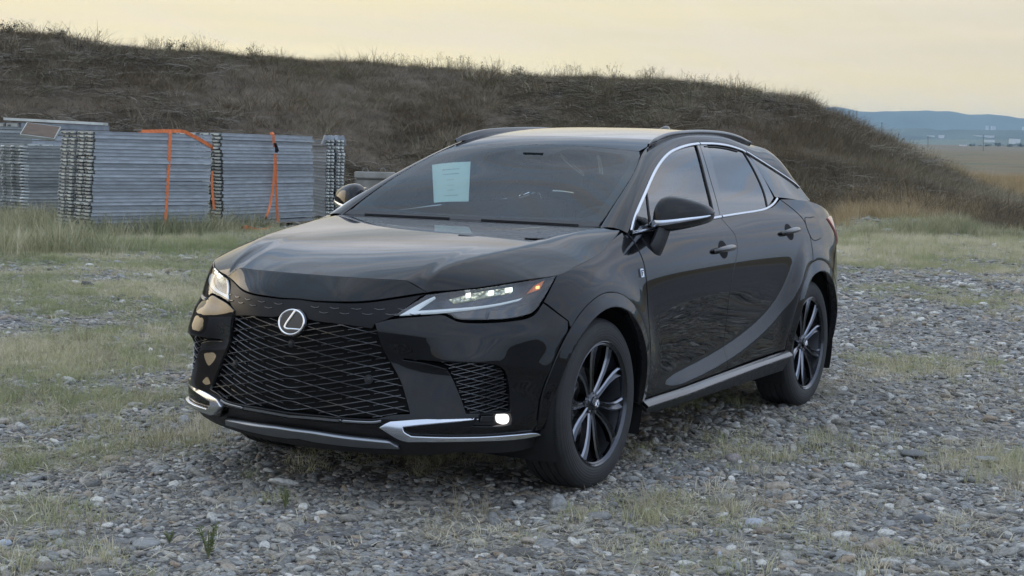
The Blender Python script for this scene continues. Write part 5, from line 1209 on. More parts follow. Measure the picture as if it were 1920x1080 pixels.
def pebble(seed, sub, sx_, sz_):
    bm = bmesh.new(); bmesh.ops.create_icosphere(bm, subdivisions=sub, radius=1); r = random.Random(seed)
    cuts = [(Vector((r.gauss(0, 1), r.gauss(0, 1), r.gauss(0, 1))).normalized(), r.uniform(.62, .92)) for _ in range(7)]
    for v in bm.verts:
        p = v.co.copy()
        for n, dd in cuts:
            q = p.dot(n)
            if q > dd: p -= n*(q-dd)*.75
        v.co = Vector((p.x*sx_, p.y, p.z*sz_))
    me = bpy.data.meshes.new('pebble'); bm.to_mesh(me); bm.free(); me.polygons.foreach_set('use_smooth', [True]*len(me.polygons)); return me
PEBM = tint_mat('pebble_stone', [(0, (.10, .097, .09)), (.2, (.19, .19, .18)), (.45, (.30, .305, .295)), (.58, (.22, .20, .165)), (.72, (.31, .305, .275)), (.82, (.28, .22, .16)), (.92, (.42, .415, .385)), (1, (.60, .585, .53))], .72, noise=(2.5, .28), bump=.3)
def in_view(x, y, mpx=160, dmin=5.0):
    d, az = polar(x, y); return (az < azpx(-mpx)) & (az > azpx(1920+mpx)) & (d > dmin)
def sample_ring(n, d0, d1, mpx=520, pw=2.):
    n = int(n*1.3)
    u = rng.random(n); d = (d0**pw+(d1**pw-d0**pw)*u)**(1/pw); az = rng.uniform(azpx(1920+mpx), azpx(-mpx), n); return CX+d*np.cos(az), CY+d*np.sin(az)
protos = [pebble(k, 2 if k < 5 else 1, 1.25+.12*(k % 4), .42+.09*(k % 3)) for k in range(9)]
for p in protos: p.materials.append(PEBM)
X, Y, S_ = [], [], []
for n, d0, d1, med, sg in ((52000, 5.0, 8.5, .0085, .45), (62000, 8.5, 15, .0125, .42), (46000, 15, 25, .019, .42), (26000, 25, 36, .030, .4), (2600, 5.0, 9, .019, .3), (900, 5.0, 10, .027, .25), (1500, 9, 18, .027, .3), (500, 18, 34, .042, .3)):
    x, y = sample_ring(n, d0, d1); s = np.minimum(med*np.exp(rng.normal(0, sg, len(x))), .075); c = cover(x, y); d, az = polar(x, y)
    keep = (rng.random(len(x)) > c*.88) & (d < np.interp(az, _maz, _mbr)-.5)
    keep &= ~((fbm(x*2.1, y*2.1, 3, 77) < .38) & (rng.random(len(x)) < .65))
    X.append(x[keep]); Y.append(y[keep]); S_.append(s[keep])
X, Y, S_ = map(np.concatenate, (X, Y, S_)); n = len(X)
fl_ = rng.uniform(.75, 1.15, n); Z = gheight(X, Y)+S_*fl_*rng.uniform(-.02, .30, n)
gn_scatter('gravel', np.stack([X, Y, Z], 1), np.stack([S_*rng.uniform(.85, 1.25, n), S_*rng.uniform(.75, 1.1, n), S_*fl_], 1), np.stack([rng.normal(0, .22, n), rng.normal(0, .22, n), rng.uniform(0, 6.28, n)], 1), rng.integers(0, 9, n), rng.random(n), protos, None, 'grey and brown river pebbles covering the lot under the black SUV', 'gravel')
print('pebbles', n)
# ---- large single stones
for px, py, w, h, t, lb in ((275, 1026, 54, 20, .45, 'long pale flat stone lying near the lower left corner'), (1122, 973, 52, 20, .4, 'oval grey flat stone in the gravel below the front wheel'), (1375, 863, 32, 20, .6, 'round pinkish stone in the gravel right of the front wheel'), (1415, 986, 38, 22, .9, 'pale stone beside a brown one in the gravel at lower centre right'), (1432, 1000, 34, 18, .55, 'brown stone touching a pale one in the gravel at lower centre right'), (610, 1018, 30, 24, .5, 'rounded tan stone in the gravel below the grille'), (88, 1068, 44, 20, .5, 'angular dark stone at the bottom left edge'), (8, 1022, 26, 22, .93, 'bluish white stone at the far left edge'), (1725, 981, 44, 28, .2, 'large dark rounded stone in the gravel at lower right'), (1717, 857, 56, 14, .35, 'long dark stone with moss in the gravel on the right'), (1349, 1046, 20, 24, .85, 'small pale stone standing upright near the bottom edge'), (1850, 866, 46, 12, .45, 'long thin grey stone near the right edge')):
    p = gz((px, py)); d = np.linalg.norm(p-CAMP); s = w/2/FPX*d; me = pebble(px, 3, 1.15, .8); 
    m = noisy(pbr('stone', {.45: (.24, .245, .24), .4: (.22, .22, .215), .6: (.27, .24, .23), .9: (.36, .38, .42), .55: (.2, .165, .13), .5: (.19, .175, .15), .93: (.42, .47, .55), .2: (.12, .125, .13), .35: (.15, .155, .15), .85: (.33, .36, .42)}[t], .75), 3, .2, bump=.3); me.materials.append(m)
    o = bpy.data.objects.new('stone', me); COL.objects.link(o); o.location = (p[0], p[1], gheight(np.array([p[0]]), np.array([p[1]]))[0]+s*.22); q = h/w*1.5; o.scale = (s*.8, s*1.0, s*min(q, 1.1)*.8) if px != 1349 else (s, s*.5, s*1.3); o.rotation_euler = (0, random.uniform(-.1, .1), _yaw+math.pi/2*0+random.uniform(-.3, .3)); tag(o, lb, 'stone', 'large stones in the gravel')
# ---- grass
def blades(seed, n, h, spread, lean, w, curl=.5, mats=None, flat=0., seg=3, head=0.):
    r = np.random.default_rng(seed); V = []; F = []; k = 0
    for i in range(n):
        a = r.uniform(0, 6.28); rr = spread*math.sqrt(r.random()); bx, by = rr*math.cos(a), rr*math.sin(a); hh = h*r.uniform(.45, 1.15); la = a+r.normal(0, .9); le = lean*r.uniform(.2, 1.3); ww = w*r.uniform(.6, 1.3); wa = r.uniform(0, 6.28)
        for s in range(seg+1):
            u = s/seg; out = le*hh*(u**(1+curl)); z = hh*u*(1-flat)*(1-.35*le*u) if not flat else hh*.12*math.sin(u*3.0)+.004; 
            if flat: out = hh*u
            x = bx+out*math.cos(la); y = by+out*math.sin(la); q = ww*(1-u*.85)
            if head and s >= seg-0: q = ww*head
            V += [(x-q*math.cos(wa), y-q*math.sin(wa), z), (x+q*math.cos(wa), y+q*math.sin(wa), z)]
            if s: F.append([k+2*s-2, k+2*s-1, k+2*s+1, k+2*s])
        k += 2*(seg+1)
    return mesh('clump', V, F)
GRM = tint_mat('turf_grass', [(0, (.24, .27, .125)), (.35, (.35, .365, .19)), (.6, (.48, .455, .27)), (.8, (.61, .55, .38)), (1, (.72, .65, .48))], .75)
STM = tint_mat('dry_straw', [(0, (.28, .245, .16)), (.5, (.40, .355, .25)), (1, (.55, .50, .37))], .8)
def clumps(fn, k, mat):
    r = [fn(i) for i in range(k)]
    for m in r: m.materials.append(mat)
    return r
pg = clumps(lambda i: blades(i, 34, .055+.012*(i % 4), .07, .55, .0016, .6), 6, GRM)
pl = clumps(lambda i: blades(50+i, 22, .12, .10, .6, .0017, .6, flat=.9), 4, STM)
pt = clumps(lambda i: blades(90+i, 26, .13+.03*(i % 3), .06, .7, .0018, .7), 5, STM)
def scat(name, X, Y, smin, smax, protos, label, cat, tint=None, zoff=0., hmul=None):
    n = len(X); s = rng.uniform(smin, smax, n); sz = s if hmul is None else s*hmul; Z = gheight(X, Y)+zoff
    return gn_scatter(name, np.stack([X, Y, Z], 1), np.stack([s, s, sz], 1), np.stack([rng.normal(0, .08, n), rng.normal(0, .08, n), rng.uniform(0, 6.28, n)], 1), rng.integers(0, len(protos), n), rng.random(n) if tint is None else tint, protos, None, label, cat)
X, Y = [], []
for n, d0, d1 in ((17000, 5.0, 12), (40000, 12, 24), (40000, 24, 38)):
    x, y = sample_ring(n, d0, d1); c = cover(x, y); k = rng.random(len(x)) < np.clip((c-.12)*1.15, 0, .9)*np.clip(.1+1.5*fbm(x*2.3, y*2.3, 3, 66), 0, 1); X.append(x[k]); Y.append(y[k])
X, Y = np.concatenate(X), np.concatenate(Y); d, az = polar(X, Y); left = sstep(az, azpx(900), azpx(500)); print('grass', len(X))
near_ = 1-sstep(d, 9, 15)*1.0; near_ = near_*(1-left)
keep_ = rng.random(len(X)) > near_*.45; X, Y, d, az, left, near_ = X[keep_], Y[keep_], d[keep_], az[keep_], left[keep_], near_[keep_]
tn = np.clip(.54+.2*near_-.12*left+(fbm(X*.7, Y*.7, 3, 5)-.5)*1.3+rng.normal(0, .16, len(X)), 0, 1); gh_ = np.clip(.45+.9*fbm(X*.5, Y*.5, 3, 15)+sstep(d, 20, 27)*.9, .5, 3)
gh_ = gh_*np.where((np.abs(X) < 1.2) & (np.abs(X+1.4) < 3) & (np.abs(Y) < 1.1), .6, 1)
scat('grass', X, Y, .55, 1.15, pg, 'short olive and straw coloured grass growing through the gravel', 'grass', tn, 0, gh_)
X, Y = [], []
for n, d0, d1 in ((12000, 5.0, 12), (24000, 12, 24), (16000, 24, 36)):
    x, y = sample_ring(n, d0, d1); c = cover(x, y); k = rng.random(len(x)) < np.clip(c*.8+.16, 0, .8)*np.clip(fbm(x*1.7, y*1.7, 3, 44)*2-.5, 0, 1); X.append(x[k]); Y.append(y[k])
X, Y = np.concatenate(X), np.concatenate(Y); print('litter', len(X)); scat('straw_litter', X, Y, .5, 1.2, pl, 'dry straw lying flat over the gravel', 'straw', zoff=.012)
X, Y = [], []
for n, d0, d1 in ((700, 5.0, 14), (2500, 14, 34)):
    x, y = sample_ring(n, d0, d1); c = cover(x, y); k = rng.random(len(x)) < np.clip(c*.6+.02, 0, .6); X.append(x[k]); Y.append(y[k])
X, Y = np.concatenate(X), np.concatenate(Y); scat('dry_tufts', X, Y, .5, 1.1, pt, 'upright dry tufts standing in the gravel', 'grass tuft')
# ---- embankment vegetation
HGM = tint_mat('dead_hill_grass', [(0, (.09, .07, .045)), (.35, (.18, .14, .09)), (.6, (.26, .21, .14)), (.85, (.17, .165, .10)), (1, (.40, .335, .23))], .85)
hg = clumps(lambda i: blades(200+i, 46, .34+.05*(i % 4), .30, .9, .0045, .5), 6, HGM)
def mound_pts(n, t0, t1, mpx=600):
    n = int(n*1.3); mpx = 600; az = rng.uniform(azpx(1920+mpx), azpx(-mpx), n); rb = np.interp(az, _maz, _mbr); rc = np.interp(az, _maz, _mcr); d = rb+(rc-rb)*rng.uniform(t0, t1, n); return CX+d*np.cos(az), CY+d*np.sin(az), az
X, Y, az = mound_pts(36000, -.02, 1.12); dn = fbm(X*.45, Y*.45, 4, 8); right = sstep(-az, -azpx(1300), -azpx(1600)); k = rng.random(len(X)) < np.clip((dn-.34)*3.0+right*.5, .22, 1); X, Y, az, dn, right = X[k], Y[k], az[k], dn[k], right[k]
tn = np.clip(.40+(fbm(X*.3, Y*.3, 3, 12)-.5)*1.2+rng.normal(0, .18, len(X))+right*.15, 0, 1); print('hill', len(X))
scat('hill_grass', X, Y, .45, 1.15, hg, 'dark dead grass and brush covering the embankment', 'dry brush', tn, -.04, np.where(right > .5, 1.1, .55))
X, Y, az = mound_pts(900, .03, .95, 200); k = fbm(X*.5, Y*.5, 3, 31) > .45; X, Y = X[k], Y[k]; scat('hill_bushes', X, Y, 1.2, 2.3, hg, 'larger pale dead bushes dotted over the embankment', 'dead bush', np.clip(rng.normal(.62, .2, len(X)), 0, 1), -.05, .75)
# pale dead stalks tangled over the slope
TWM = tint_mat('dead_stalk', [(0, (.10, .09, .07)), (.6, (.16, .145, .115)), (1, (.25, .225, .18))], .85)
def tangle(seed):
    r = np.random.default_rng(seed); V = []; F = []; k = 0
    for i in range(16):
        a = r.uniform(0, 6.28); b = np.array([r.normal(0, .25), r.normal(0, .25), r.uniform(0, .06)]); L_ = r.uniform(.3, .75); dr = np.array([math.cos(a), math.sin(a), r.uniform(.1, .5)]); w = r.uniform(.003, .0055)
        for s in range(6):
            u = s/5; p = b+dr*L_*u+np.array([0, 0, -.25*L_*u*u]); q = np.array([-math.sin(a), math.cos(a), .6])*w; V += [p-q, p+q]
            if s: F.append([k+2*s-2, k+2*s-1, k+2*s+1, k+2*s])
        k += 12
    return mesh('tangle', V, F)
tg_ = clumps(lambda i: tangle(300+i), 5, TWM)
X, Y, az = mound_pts(3400, .02, .92); k = fbm(X*.25, Y*.25, 3, 88) > .47; X, Y = X[k], Y[k]; scat('dead_stalks', X, Y, .5, 1.3, tg_, 'pale dead stalks tangled over the embankment slope', 'dead stalks')
# crest: taller backlit grass and seed heads against the sky
def weeds(seed):
    r = np.random.default_rng(seed); mb = MB()
    for i in range(7):
        a = r.uniform(0, 6.28); h = r.uniform(.25, .62); b = np.array([r.normal(0, .12), r.normal(0, .12), 0]); t = b+np.array([math.cos(a)*h*.25, math.sin(a)*h*.25, h]); V = []; 
        for s in range(4): p = b+(t-b)*(s/3); q = np.array([math.cos(a+1.57), math.sin(a+1.57), 0])*.004; V += [p-q, p+q]
        mb.add(V, [[0, 1, 3, 2], [2, 3, 5, 4], [4, 5, 7, 6]])
        for j in range(r.integers(2, 6)):
            u = r.uniform(.5, 1); p = b+(t-b)*u; a2 = r.uniform(0, 6.28); e_ = p+np.array([math.cos(a2), math.sin(a2), 1.1])*r.uniform(.04, .11); q = np.array([.0, .0, .003]); mb.add([p-q, p+q, e_+q, e_-q], [[0, 1, 2, 3]]); c = .014; mb.add([e_+[c, 0, 0], e_+[0, c, 0], e_+[-c, 0, 0], e_+[0, -c, 0], e_+[0, 0, c], e_-[0, 0, c]], [[0, 1, 4], [1, 2, 4], [2, 3, 4], [3, 0, 4], [1, 0, 5], [2, 1, 5], [3, 2, 5], [0, 3, 5]])
    return mesh('weed', np.vstack(mb.V), mb.F)
CGM = tint_mat('crest_grass', [(0, (.10, .085, .055)), (.5, (.19, .16, .10)), (1, (.30, .25, .15))], .8)
cg = clumps(lambda i: blades(400+i, 40, .30+.04*i, .16, .45, .0036, .6), 5, CGM); cw = clumps(lambda i: weeds(500+i), 6, CGM)
def crest_pts(n, j=.6):
    az = rng.uniform(azpx(2300), azpx(-600), n); rc = np.interp(az, _maz, _mcr); d = rc+rng.normal(0, j, n); return CX+d*np.cos(az), CY+d*np.sin(az), az
X, Y, az = crest_pts(2600, .9); k = rng.random(len(X)) < np.clip(fbm(az*60, az*0, 3, 4)*2-.25, .15, 1); X, Y = X[k], Y[k]; scat('crest_grass', X, Y, .3, .9, cg, 'pale grass standing along the top of the embankment', 'tall grass', zoff=-.03)
X, Y, az = crest_pts(420, .5); k = rng.random(len(X)) < np.clip(fbm(az*45, az*0, 3, 14)*2-.5, .05, 1); X, Y = X[k], Y[k]; scat('crest_weeds', X, Y, .4, 1.0, cw, 'seed headed weeds standing along the top of the embankment', 'weeds', zoff=-.02)
# ---- orange dry grass and green strip at the foot of the mound on the right, tall green grass by the stacks
OGM = tint_mat('orange_dry_grass', [(0, (.30, .225, .12)), (.5, (.42, .31, .165)), (1, (.52, .43, .27))], .8); TGM = tint_mat('tall_green_grass', [(0, (.20, .22, .11)), (.5, (.34, .33, .19)), (1, (.52, .47, .31))], .75)
og = clumps(lambda i: blades(600+i, 44, .42+.05*i, .20, .45, .0034, .6), 4, OGM); tg2 = clumps(lambda i: blades(650+i, 40, .26+.04*i, .16, .5, .0032, .6), 4, TGM)
def band(n, p0, p1, j): 
    u = rng.random(n); a, b = gz(p0), gz(p1); return a[0]+(b[0]-a[0])*u+rng.normal(0, j, n), a[1]+(b[1]-a[1])*u+rng.normal(0, j, n)
X, Y = band(620, (1570, 432), (1795, 428), .65); scat('orange_grass', X, Y, .45, 1.05, og, 'orange dry grass at the foot of the embankment behind the SUV tail', 'dry grass')
X, Y = band(380, (1640, 446), (1900, 446), .35); scat('green_verge', X, Y, .5, 1.0, tg2, 'bright green grass strip in front of the orange grass', 'green grass')
xs_, ys_ = [], []
for n, p0, p1, j in ((260, (0, 425), (150, 440), .5), (70, (150, 445), (200, 446), .25), (120, (215, 446), (420, 440), .25), (60, (420, 432), (480, 430), .3), (60, (0, 470), (60, 480), .5), (40, (110, 470), (150, 478), .3)):
    x, y = band(n, p0, p1, j); xs_.append(x); ys_.append(y)
X, Y = np.concatenate(xs_), np.concatenate(ys_); scat('tall_grass', X, Y, .6, 1.5, tg2, 'tall green grass growing in front of the scaffold stacks', 'tall grass')
# right field beyond the mound end
az = rng.uniform(azpx(2150), azpx(1640), 5200); d = rng.uniform(44, 120, 5200); X, Y = CX+d*np.cos(az), CY+d*np.sin(az); scat('field_grass', X, Y, .6, 1.3, og, 'rusty dry grass in the field beyond the end of the embankment', 'field grass', np.clip(rng.normal(.35, .25, 5200), 0, 1), -.05)
# ---- shrubs on the crest
SHM = noisy(pbr('dark_shrub_leaf', (.045, .05, .03), .8), 6, .4)
def shrub(p, r, h, label, seed, mat=None, n=520):
    g_ = np.random.default_rng(seed); root = empty('shrub', tuple(p)); tag(root, label, 'shrub', 'shrubs on the embankment'); st = MB(); lf = MB()
    for i in range(14):
        a = g_.uniform(0, 6.28); t = np.array([math.cos(a)*r*g_.uniform(.3, .9), math.sin(a)*r*g_.uniform(.3, .9), h*g_.uniform(.6, 1.0)]); m_ = t*.5+g_.normal(0, .05, 3); P = cr(np.array([(0, 0, 0), m_, t]), 3); st.tube(P, .008*h, 4)
        for j in range(n//14):
            u = g_.uniform(.35, 1.05); c = t*u+g_.normal(0, .06*h+.03, 3); a2 = g_.normal(0, 1, 3); a2 /= np.linalg.norm(a2); b2 = np.cross(a2, [0, 0, 1.]); b2 /= np.linalg.norm(b2)+1e-6; s = .028*g_.uniform(.5, 1.3); lf.add([c-a2*s, c+b2*s*.5, c+a2*s, c-b2*s*.5], [[0, 1, 2, 3]])
    st.build('stems', M['deadwood'], root, recalc=False); lf.build('foliage', mat or SHM, root, recalc=False)
M['deadwood'] = pbr('dead_wood', (.10, .085, .065), .85)
def crest_at(px, off=0.): az = azpx(px); d = np.interp(az, _maz, _mcr)+off; x, y = CX+d*math.cos(az), CY+d*math.sin(az); return (x, y, float(gheight(np.array([x]), np.array([y]))[0])-.05)
for k, (px, r, h, lb) in enumerate(((12, .42, .42, 'dark bushy shrub on the embankment top at the left edge'), (108, .38, .30, 'low dark green shrub on the embankment top, second from the left edge'), (310, .25, .42, 'thin pale shrub on the embankment top right of the dark ones'), (335, .25, .38, 'thin pale shrub beside its twin on the embankment top'), (470, .3, .36, 'dry shrub with seed heads on the embankment top above the stacks'), (905, .4, .34, 'grey leafy shrub on the embankment top above the windscreen'), (965, .35, .38, 'grey shrub on the embankment top above the SUV roof front'), (1150, .4, .3, 'low dry shrub on the embankment top above the SUV roof'), (1500, .4, .36, 'dry grassy shrub where the embankment top starts to fall to the right'))):
    shrub(crest_at(px, -.3), r, h, lb, 700+k, None if k < 2 else noisy(pbr('dry_shrub_leaf', (.12, .105, .065), .85), 6, .35), 520 if k < 2 else 300)
# ================================================================== STACKS, STRAPS, WALL, FAR THINGS
def steel(name, c, r=.42):
    m = pbr(name, c, r, .55); nt = m.node_tree; b = nt.nodes['Principled BSDF']; N = nt.nodes.new; L = nt.links.new
    oi = N('ShaderNodeObjectInfo'); tc = N('ShaderNodeTexCoord'); n = N('ShaderNodeTexNoise'); n.inputs['Scale'].default_value = 5; n.inputs['Detail'].default_value = 6; n.noise_dimensions = '4D'; L(tc.outputs['Object'], n.inputs[0]); mm = N('ShaderNodeMath'); mm.operation = 'MULTIPLY'; mm.inputs[1].default_value = 40; L(oi.outputs['Random'], mm.inputs[0]); L(mm.outputs[0], n.inputs['W'])
    v1 = N('ShaderNodeMapRange'); L(oi.outputs['Random'], v1.inputs[0]); v1.inputs[3].default_value = .72; v1.inputs[4].default_value = 1.22
    v2 = N('ShaderNodeMapRange'); L(n.outputs[0], v2.inputs[0]); v2.inputs[1].default_value = .3; v2.inputs[2].default_value = .7; v2.inputs[3].default_value = .8; v2.inputs[4].default_value = 1.15
    m3 = N('ShaderNodeMath'); m3.operation = 'MULTIPLY'; L(v1.outputs[0], m3.inputs[0]); L(v2.outputs[0], m3.inputs[1]); sc = N('ShaderNodeVectorMath'); sc.operation = 'SCALE'; sc.inputs[0].default_value = c; L(m3.outputs[0], sc.inputs[3]); L(sc.outputs[0], b.inputs['Base Color'])
    rr = N('ShaderNodeMapRange'); L(n.outputs[0], rr.inputs[0]); rr.inputs[3].default_value = r-.1; rr.inputs[4].default_value = r+.18; L(rr.outputs[0], b.inputs['Roughness']); return m
M['galv'] = steel('galvanised_steel', (.36, .39, .42)); M['galv2'] = steel('weathered_galvanised_steel', (.34, .36, .35), .5)
M['galvlight'] = steel('bright_galvanised_end', (.58, .60, .56)); M['ply'] = noisy(pbr('brown_plywood', (.115, .08, .055), .8), 5, .3, stretch=(1, 6, 1))
M['dark'] = steel('dull_steel_recess', (.17, .175, .165), .6)
ORD = 'top second third fourth fifth sixth seventh eighth ninth tenth eleventh twelfth thirteenth fourteenth fifteenth sixteenth seventeenth eighteenth nineteenth twentieth twenty-first twenty-second twenty-third twenty-fourth twenty-fifth twenty-sixth twenty-seventh bottom'.split()
def ordl(i, n, row, where):
    k = n-1-i; o = 'topmost' if k == 0 else ('bottommost' if k == n-1 else ORD[k]+' from the top')
    return ('%s steel plank, %s in the %s' % (row, o, where)).strip()
M['strap'] = noisy(pbr('orange_webbing', (.72, .20, .07), .75), 30, .2); M['wood'] = noisy(pbr('weathered_wood', (.20, .17, .13), .85), 6, .35, stretch=(1, 8, 1)); M['concrete'] = noisy(pbr('old_concrete', (.27, .265, .24), .9), 2.5, .35, bump=.4, bscale=20)
def plank_mesh(L, Wd, T, tubes=False):
    m = MB(); t = T*.93
    # web and lips of the long faces, sheet deck, two end caps with hooks
    for y, s in ((0, 1), (Wd, -1)):
        m.box((L/2, y+s*.010, t/2), (L, .010, t*.92), mi=0); m.box((L/2, y+s*.004, t*.90), (L, .016, t*.14), mi=0); m.box((L/2, y+s*.004, t*.10), (L, .016, t*.16), mi=0)
    m.box((L/2, Wd/2, t*.93), (L*.996, Wd*.94, .006), mi=0)
    for x, s in ((0, -1), (L, 1)):
        if tubes:
            for y in (.02, Wd*.33, Wd*.66, Wd-.02): m.tube([(x-s*.1, y, t*.5), (x+s*.07, y, t*.5)], t*.36, 8, mi=1)
            m.box((x-s*.02, Wd/2, t/2), (.03, Wd*.9, t*.7), mi=0)
        else:
            m.box((x, Wd/2, t*.5), (.012, Wd*.96, t*.55), mi=2)
            for y in (Wd*.27, Wd*.73): m.box((x+s*.022, y, t*.52), (.045, Wd*.36, t*.66), bev=.004, mi=1); m.box((x+s*.046, y+Wd*.08, t*.38), (.012, Wd*.10, t*.5), mi=2)
    me = mesh('scaffold_plank', np.vstack(m.V), m.F, mi=m.M); fix_normals(me); auto(me, 30); return me
def stack(P0, P1, top_px, n, rows, Wd, label, group, gap=.015, tubes=False, z0=.12, vdir=None, lean=(0, 0), mats=('galv', 'galvlight', 'dark'), jit=.012, name='scaffold_plank', L=None, top_z=None):
    P0, P1 = np.array(P0[:2]), np.array(P1[:2]); u = P1-P0; Ln = L or np.linalg.norm(u); u = u/np.linalg.norm(u); v = np.array([u[1], -u[0]]); 
    if v@_d[:2] < 0: v = -v
    if vdir is not None: v = np.array(vdir)/np.linalg.norm(vdir)
    if top_z is None:
        r_ = ray(top_px); q = np.linalg.solve(np.array([[r_[0], -u[0]], [r_[1], -u[1]]]), P0-CAMP[:2]); top_z = CAMP[2]+r_[2]*q[0]
    T = (top_z-z0)/n; me = plank_mesh(Ln, Wd, T, tubes); 
    for k in mats: me.materials.append(M[k])
    ang = math.atan2(u[1], u[0]); flip = (u[0]*v[1]-u[1]*v[0]) < 0; obs = []
    for i in range(n):
        f = i/(n-1)
        for r in range(rows):
            o = bpy.data.objects.new(name, me); COL.objects.link(o); jj = rng.normal(0, jit)+lean[0]*f; kk = rng.normal(0, jit*.5)+lean[1]*f
            base = P0+u*jj+v*(kk+r*(Wd+gap))
            if flip: base = base+v*Wd   # local +y must point away from the viewer
            o.location = (base[0], base[1], z0+i*T); o.rotation_euler = (rng.normal(0, .0012), rng.normal(0, .0012), ang+rng.normal(0, .004)); 
            if flip: o.rotation_euler[2] = ang
            o['_row'] = r; obs.append(o)
            del o['_row']; tag(o, ordl(i, n, ('front' if r == 0 else 'rear') if rows > 1 else 'weathered' if tubes or 'weathered' in label else 'galvanised', label), 'scaffold plank', group)
    return dict(P0=P0, u=u, v=v, L=Ln, T=T, top=top_z, z0=z0, n=n, W=rows*(Wd+gap), lean=lean)
def gp3(p, z): q = gz(p, z); return q
s1 = stack(gp3((171.5, 432.5), .12), gp3((389, 427.5), .12), (178, 245.5), 28, 2, .47, 'left orange-strapped stack', 'planks of the left strapped stack', lean=(.07, 0))
s2 = stack(gp3((420, 421.5), .12), gp3((588, 412.5), .12), (421.5, 249), 27, 2, .47, 'right strapped stack with the ratchet', 'planks of the right strapped stack', lean=(.0, .05), jit=.016)
aw = np.array([_d[0], _d[1]]); aw /= np.linalg.norm(aw); rt = np.array([CR_[0], CR_[1]]); rt /= np.linalg.norm(rt)
# third stack: its ends face the camera, its long side runs away to the left
e0, e1 = gp3((609, 407), .10), gp3((652, 405), .10); v3 = aw*.96-rt*.27
def stack_end(e0, e1, n, label, group, top_y, z0=.1):
    P0 = np.array(e0[:2]); w = abs((e1[:2]-e0[:2])@rt)/2-.012; D = np.linalg.norm(P0-CAMP[:2]); top = CAMP[2]+(hor(633)-top_y)/FPX*D; T = (top-z0)/n; me = plank_mesh(2.2, w, T); [me.materials.append(M[k]) for k in ('galv', 'galvlight', 'dark')]
    u = v3/np.linalg.norm(v3); ang = math.atan2(u[1], u[0])
    for i in range(n):
        for r in range(2):
            o = bpy.data.objects.new('scaffold_plank', me); COL.objects.link(o); b = P0+rt*(r*(w+.02)+rng.normal(0, .008))+u*rng.normal(0, .02)
            yv = np.array([-u[1], u[0]]); 
            if yv@rt < 0: b = b+rt*w
            o.location = (b[0], b[1], z0+i*T); o.rotation_euler = (0, 0, ang+rng.normal(0, .003)); tag(o, ordl(i, n, 'left' if r == 0 else 'right', label), 'scaffold plank', group)
    return top, P0, u, w
t3 = stack_end(e0, e1, 24, 'end-on stack by the SUV mirror', 'planks of the end-on stack', 262)
# folded A-shaped bracket plates lying on the third stack
for k in range(3):
    c = t3[1]+rt*(.05+.13*k)+t3[2]*.15; br = MB()
    for s in (-1, 1):
        a = -R_(17)*s; Rm = np.stack([np.array([rt[0]*math.cos(a), rt[1]*math.cos(a), math.sin(a)*-1]), np.array([t3[2][0], t3[2][1], 0]), np.array([rt[0]*math.sin(a), rt[1]*math.sin(a), math.cos(a)])], 1); br.box(np.array([rt[0]*.052*s, rt[1]*.052*s, .10]), (.07, .16, .20), Rm, bev=.006)
    o = br.build('scaffold_bracket', M['galv']); o.location = (c[0], c[1], t3[0]-.12); tag(o, ['leftmost', 'middle', 'rightmost'][k]+' of the A-shaped steel brackets on the end-on stack', 'scaffold bracket', 'brackets on the end-on stack')
# left lower stack of frames with tube ends, and the higher stack behind
sa = stack(gp3((44, 404), .06), gp3((140, 402), .06), (45, 272), 22, 1, .9, 'low tube-ended stack left', 'frames of the low left stack', tubes=True, z0=.06, mats=('galv2', 'galvlight', 'dark'), lean=(-.0, 0), jit=.02, name='scaffold_plank', L=1.7)
sb = stack(gp3((-60, 398), .06), gp3((26, 402), .06), (0, 268), 22, 1, .9, 'low stack cut by the left edge', 'planks at the left edge', z0=.06, mats=('galv2', 'galvlight', 'dark'), jit=.02, L=1.3)
sc_ = stack(gp3((-70, 386), .06), gp3((60, 384), .06), (0, 236), 24, 1, 1.0, 'tall rear stack at the left edge', 'planks of the rear left stack', z0=.06, mats=('galv2', 'galvlight', 'dark'), jit=.02)
sd_ = stack(gp3((40, 384), .06), gp3((255, 380), .06), (40, 229), 14, 1, 1.0, 'rear stack behind the left strapped stack', 'planks of the rear middle stack', z0=.06, mats=('galv', 'galvlight', 'dark'), jit=.02, L=2.5)
# loose tilted decks with plywood faces
def deck(pa, pb, D, z, ln, wd, tilt, yaw, label):
    c = CAMP+ray(((pa+0), pb))*0; v = ray((pa, pb)); t = D/np.linalg.norm(v[:2]); c = CAMP+v*t; m = MB(); m.box((0, 0, 0), (ln, wd, .05), bev=.004, mi=0); m.box((0, 0, -.028), (ln*.94, wd*.9, .008), mi=1)
    m.box((0, 0, .028), (ln*.94, wd*.9, .008), mi=1); o = m.build('scaffold_deck', (M['galvlight'], M['ply'])); o.location = c; o.rotation_euler = (tilt[0], tilt[1], math.atan2(rt[1], rt[0])+yaw); tag(o, label, 'scaffold deck', 'loose decks on the stacks')
deck(76, 247, 28.0, 0, .58, .62, (R_(20), R_(6), 0), R_(8), 'tilted plywood deck with metal frame leaning over the low left stack')
deck(105, 228, 30.5, 0, 1.9, .3, (0, R_(1.5), 0), R_(-3), 'long steel deck lying on top of the rear left stacks')
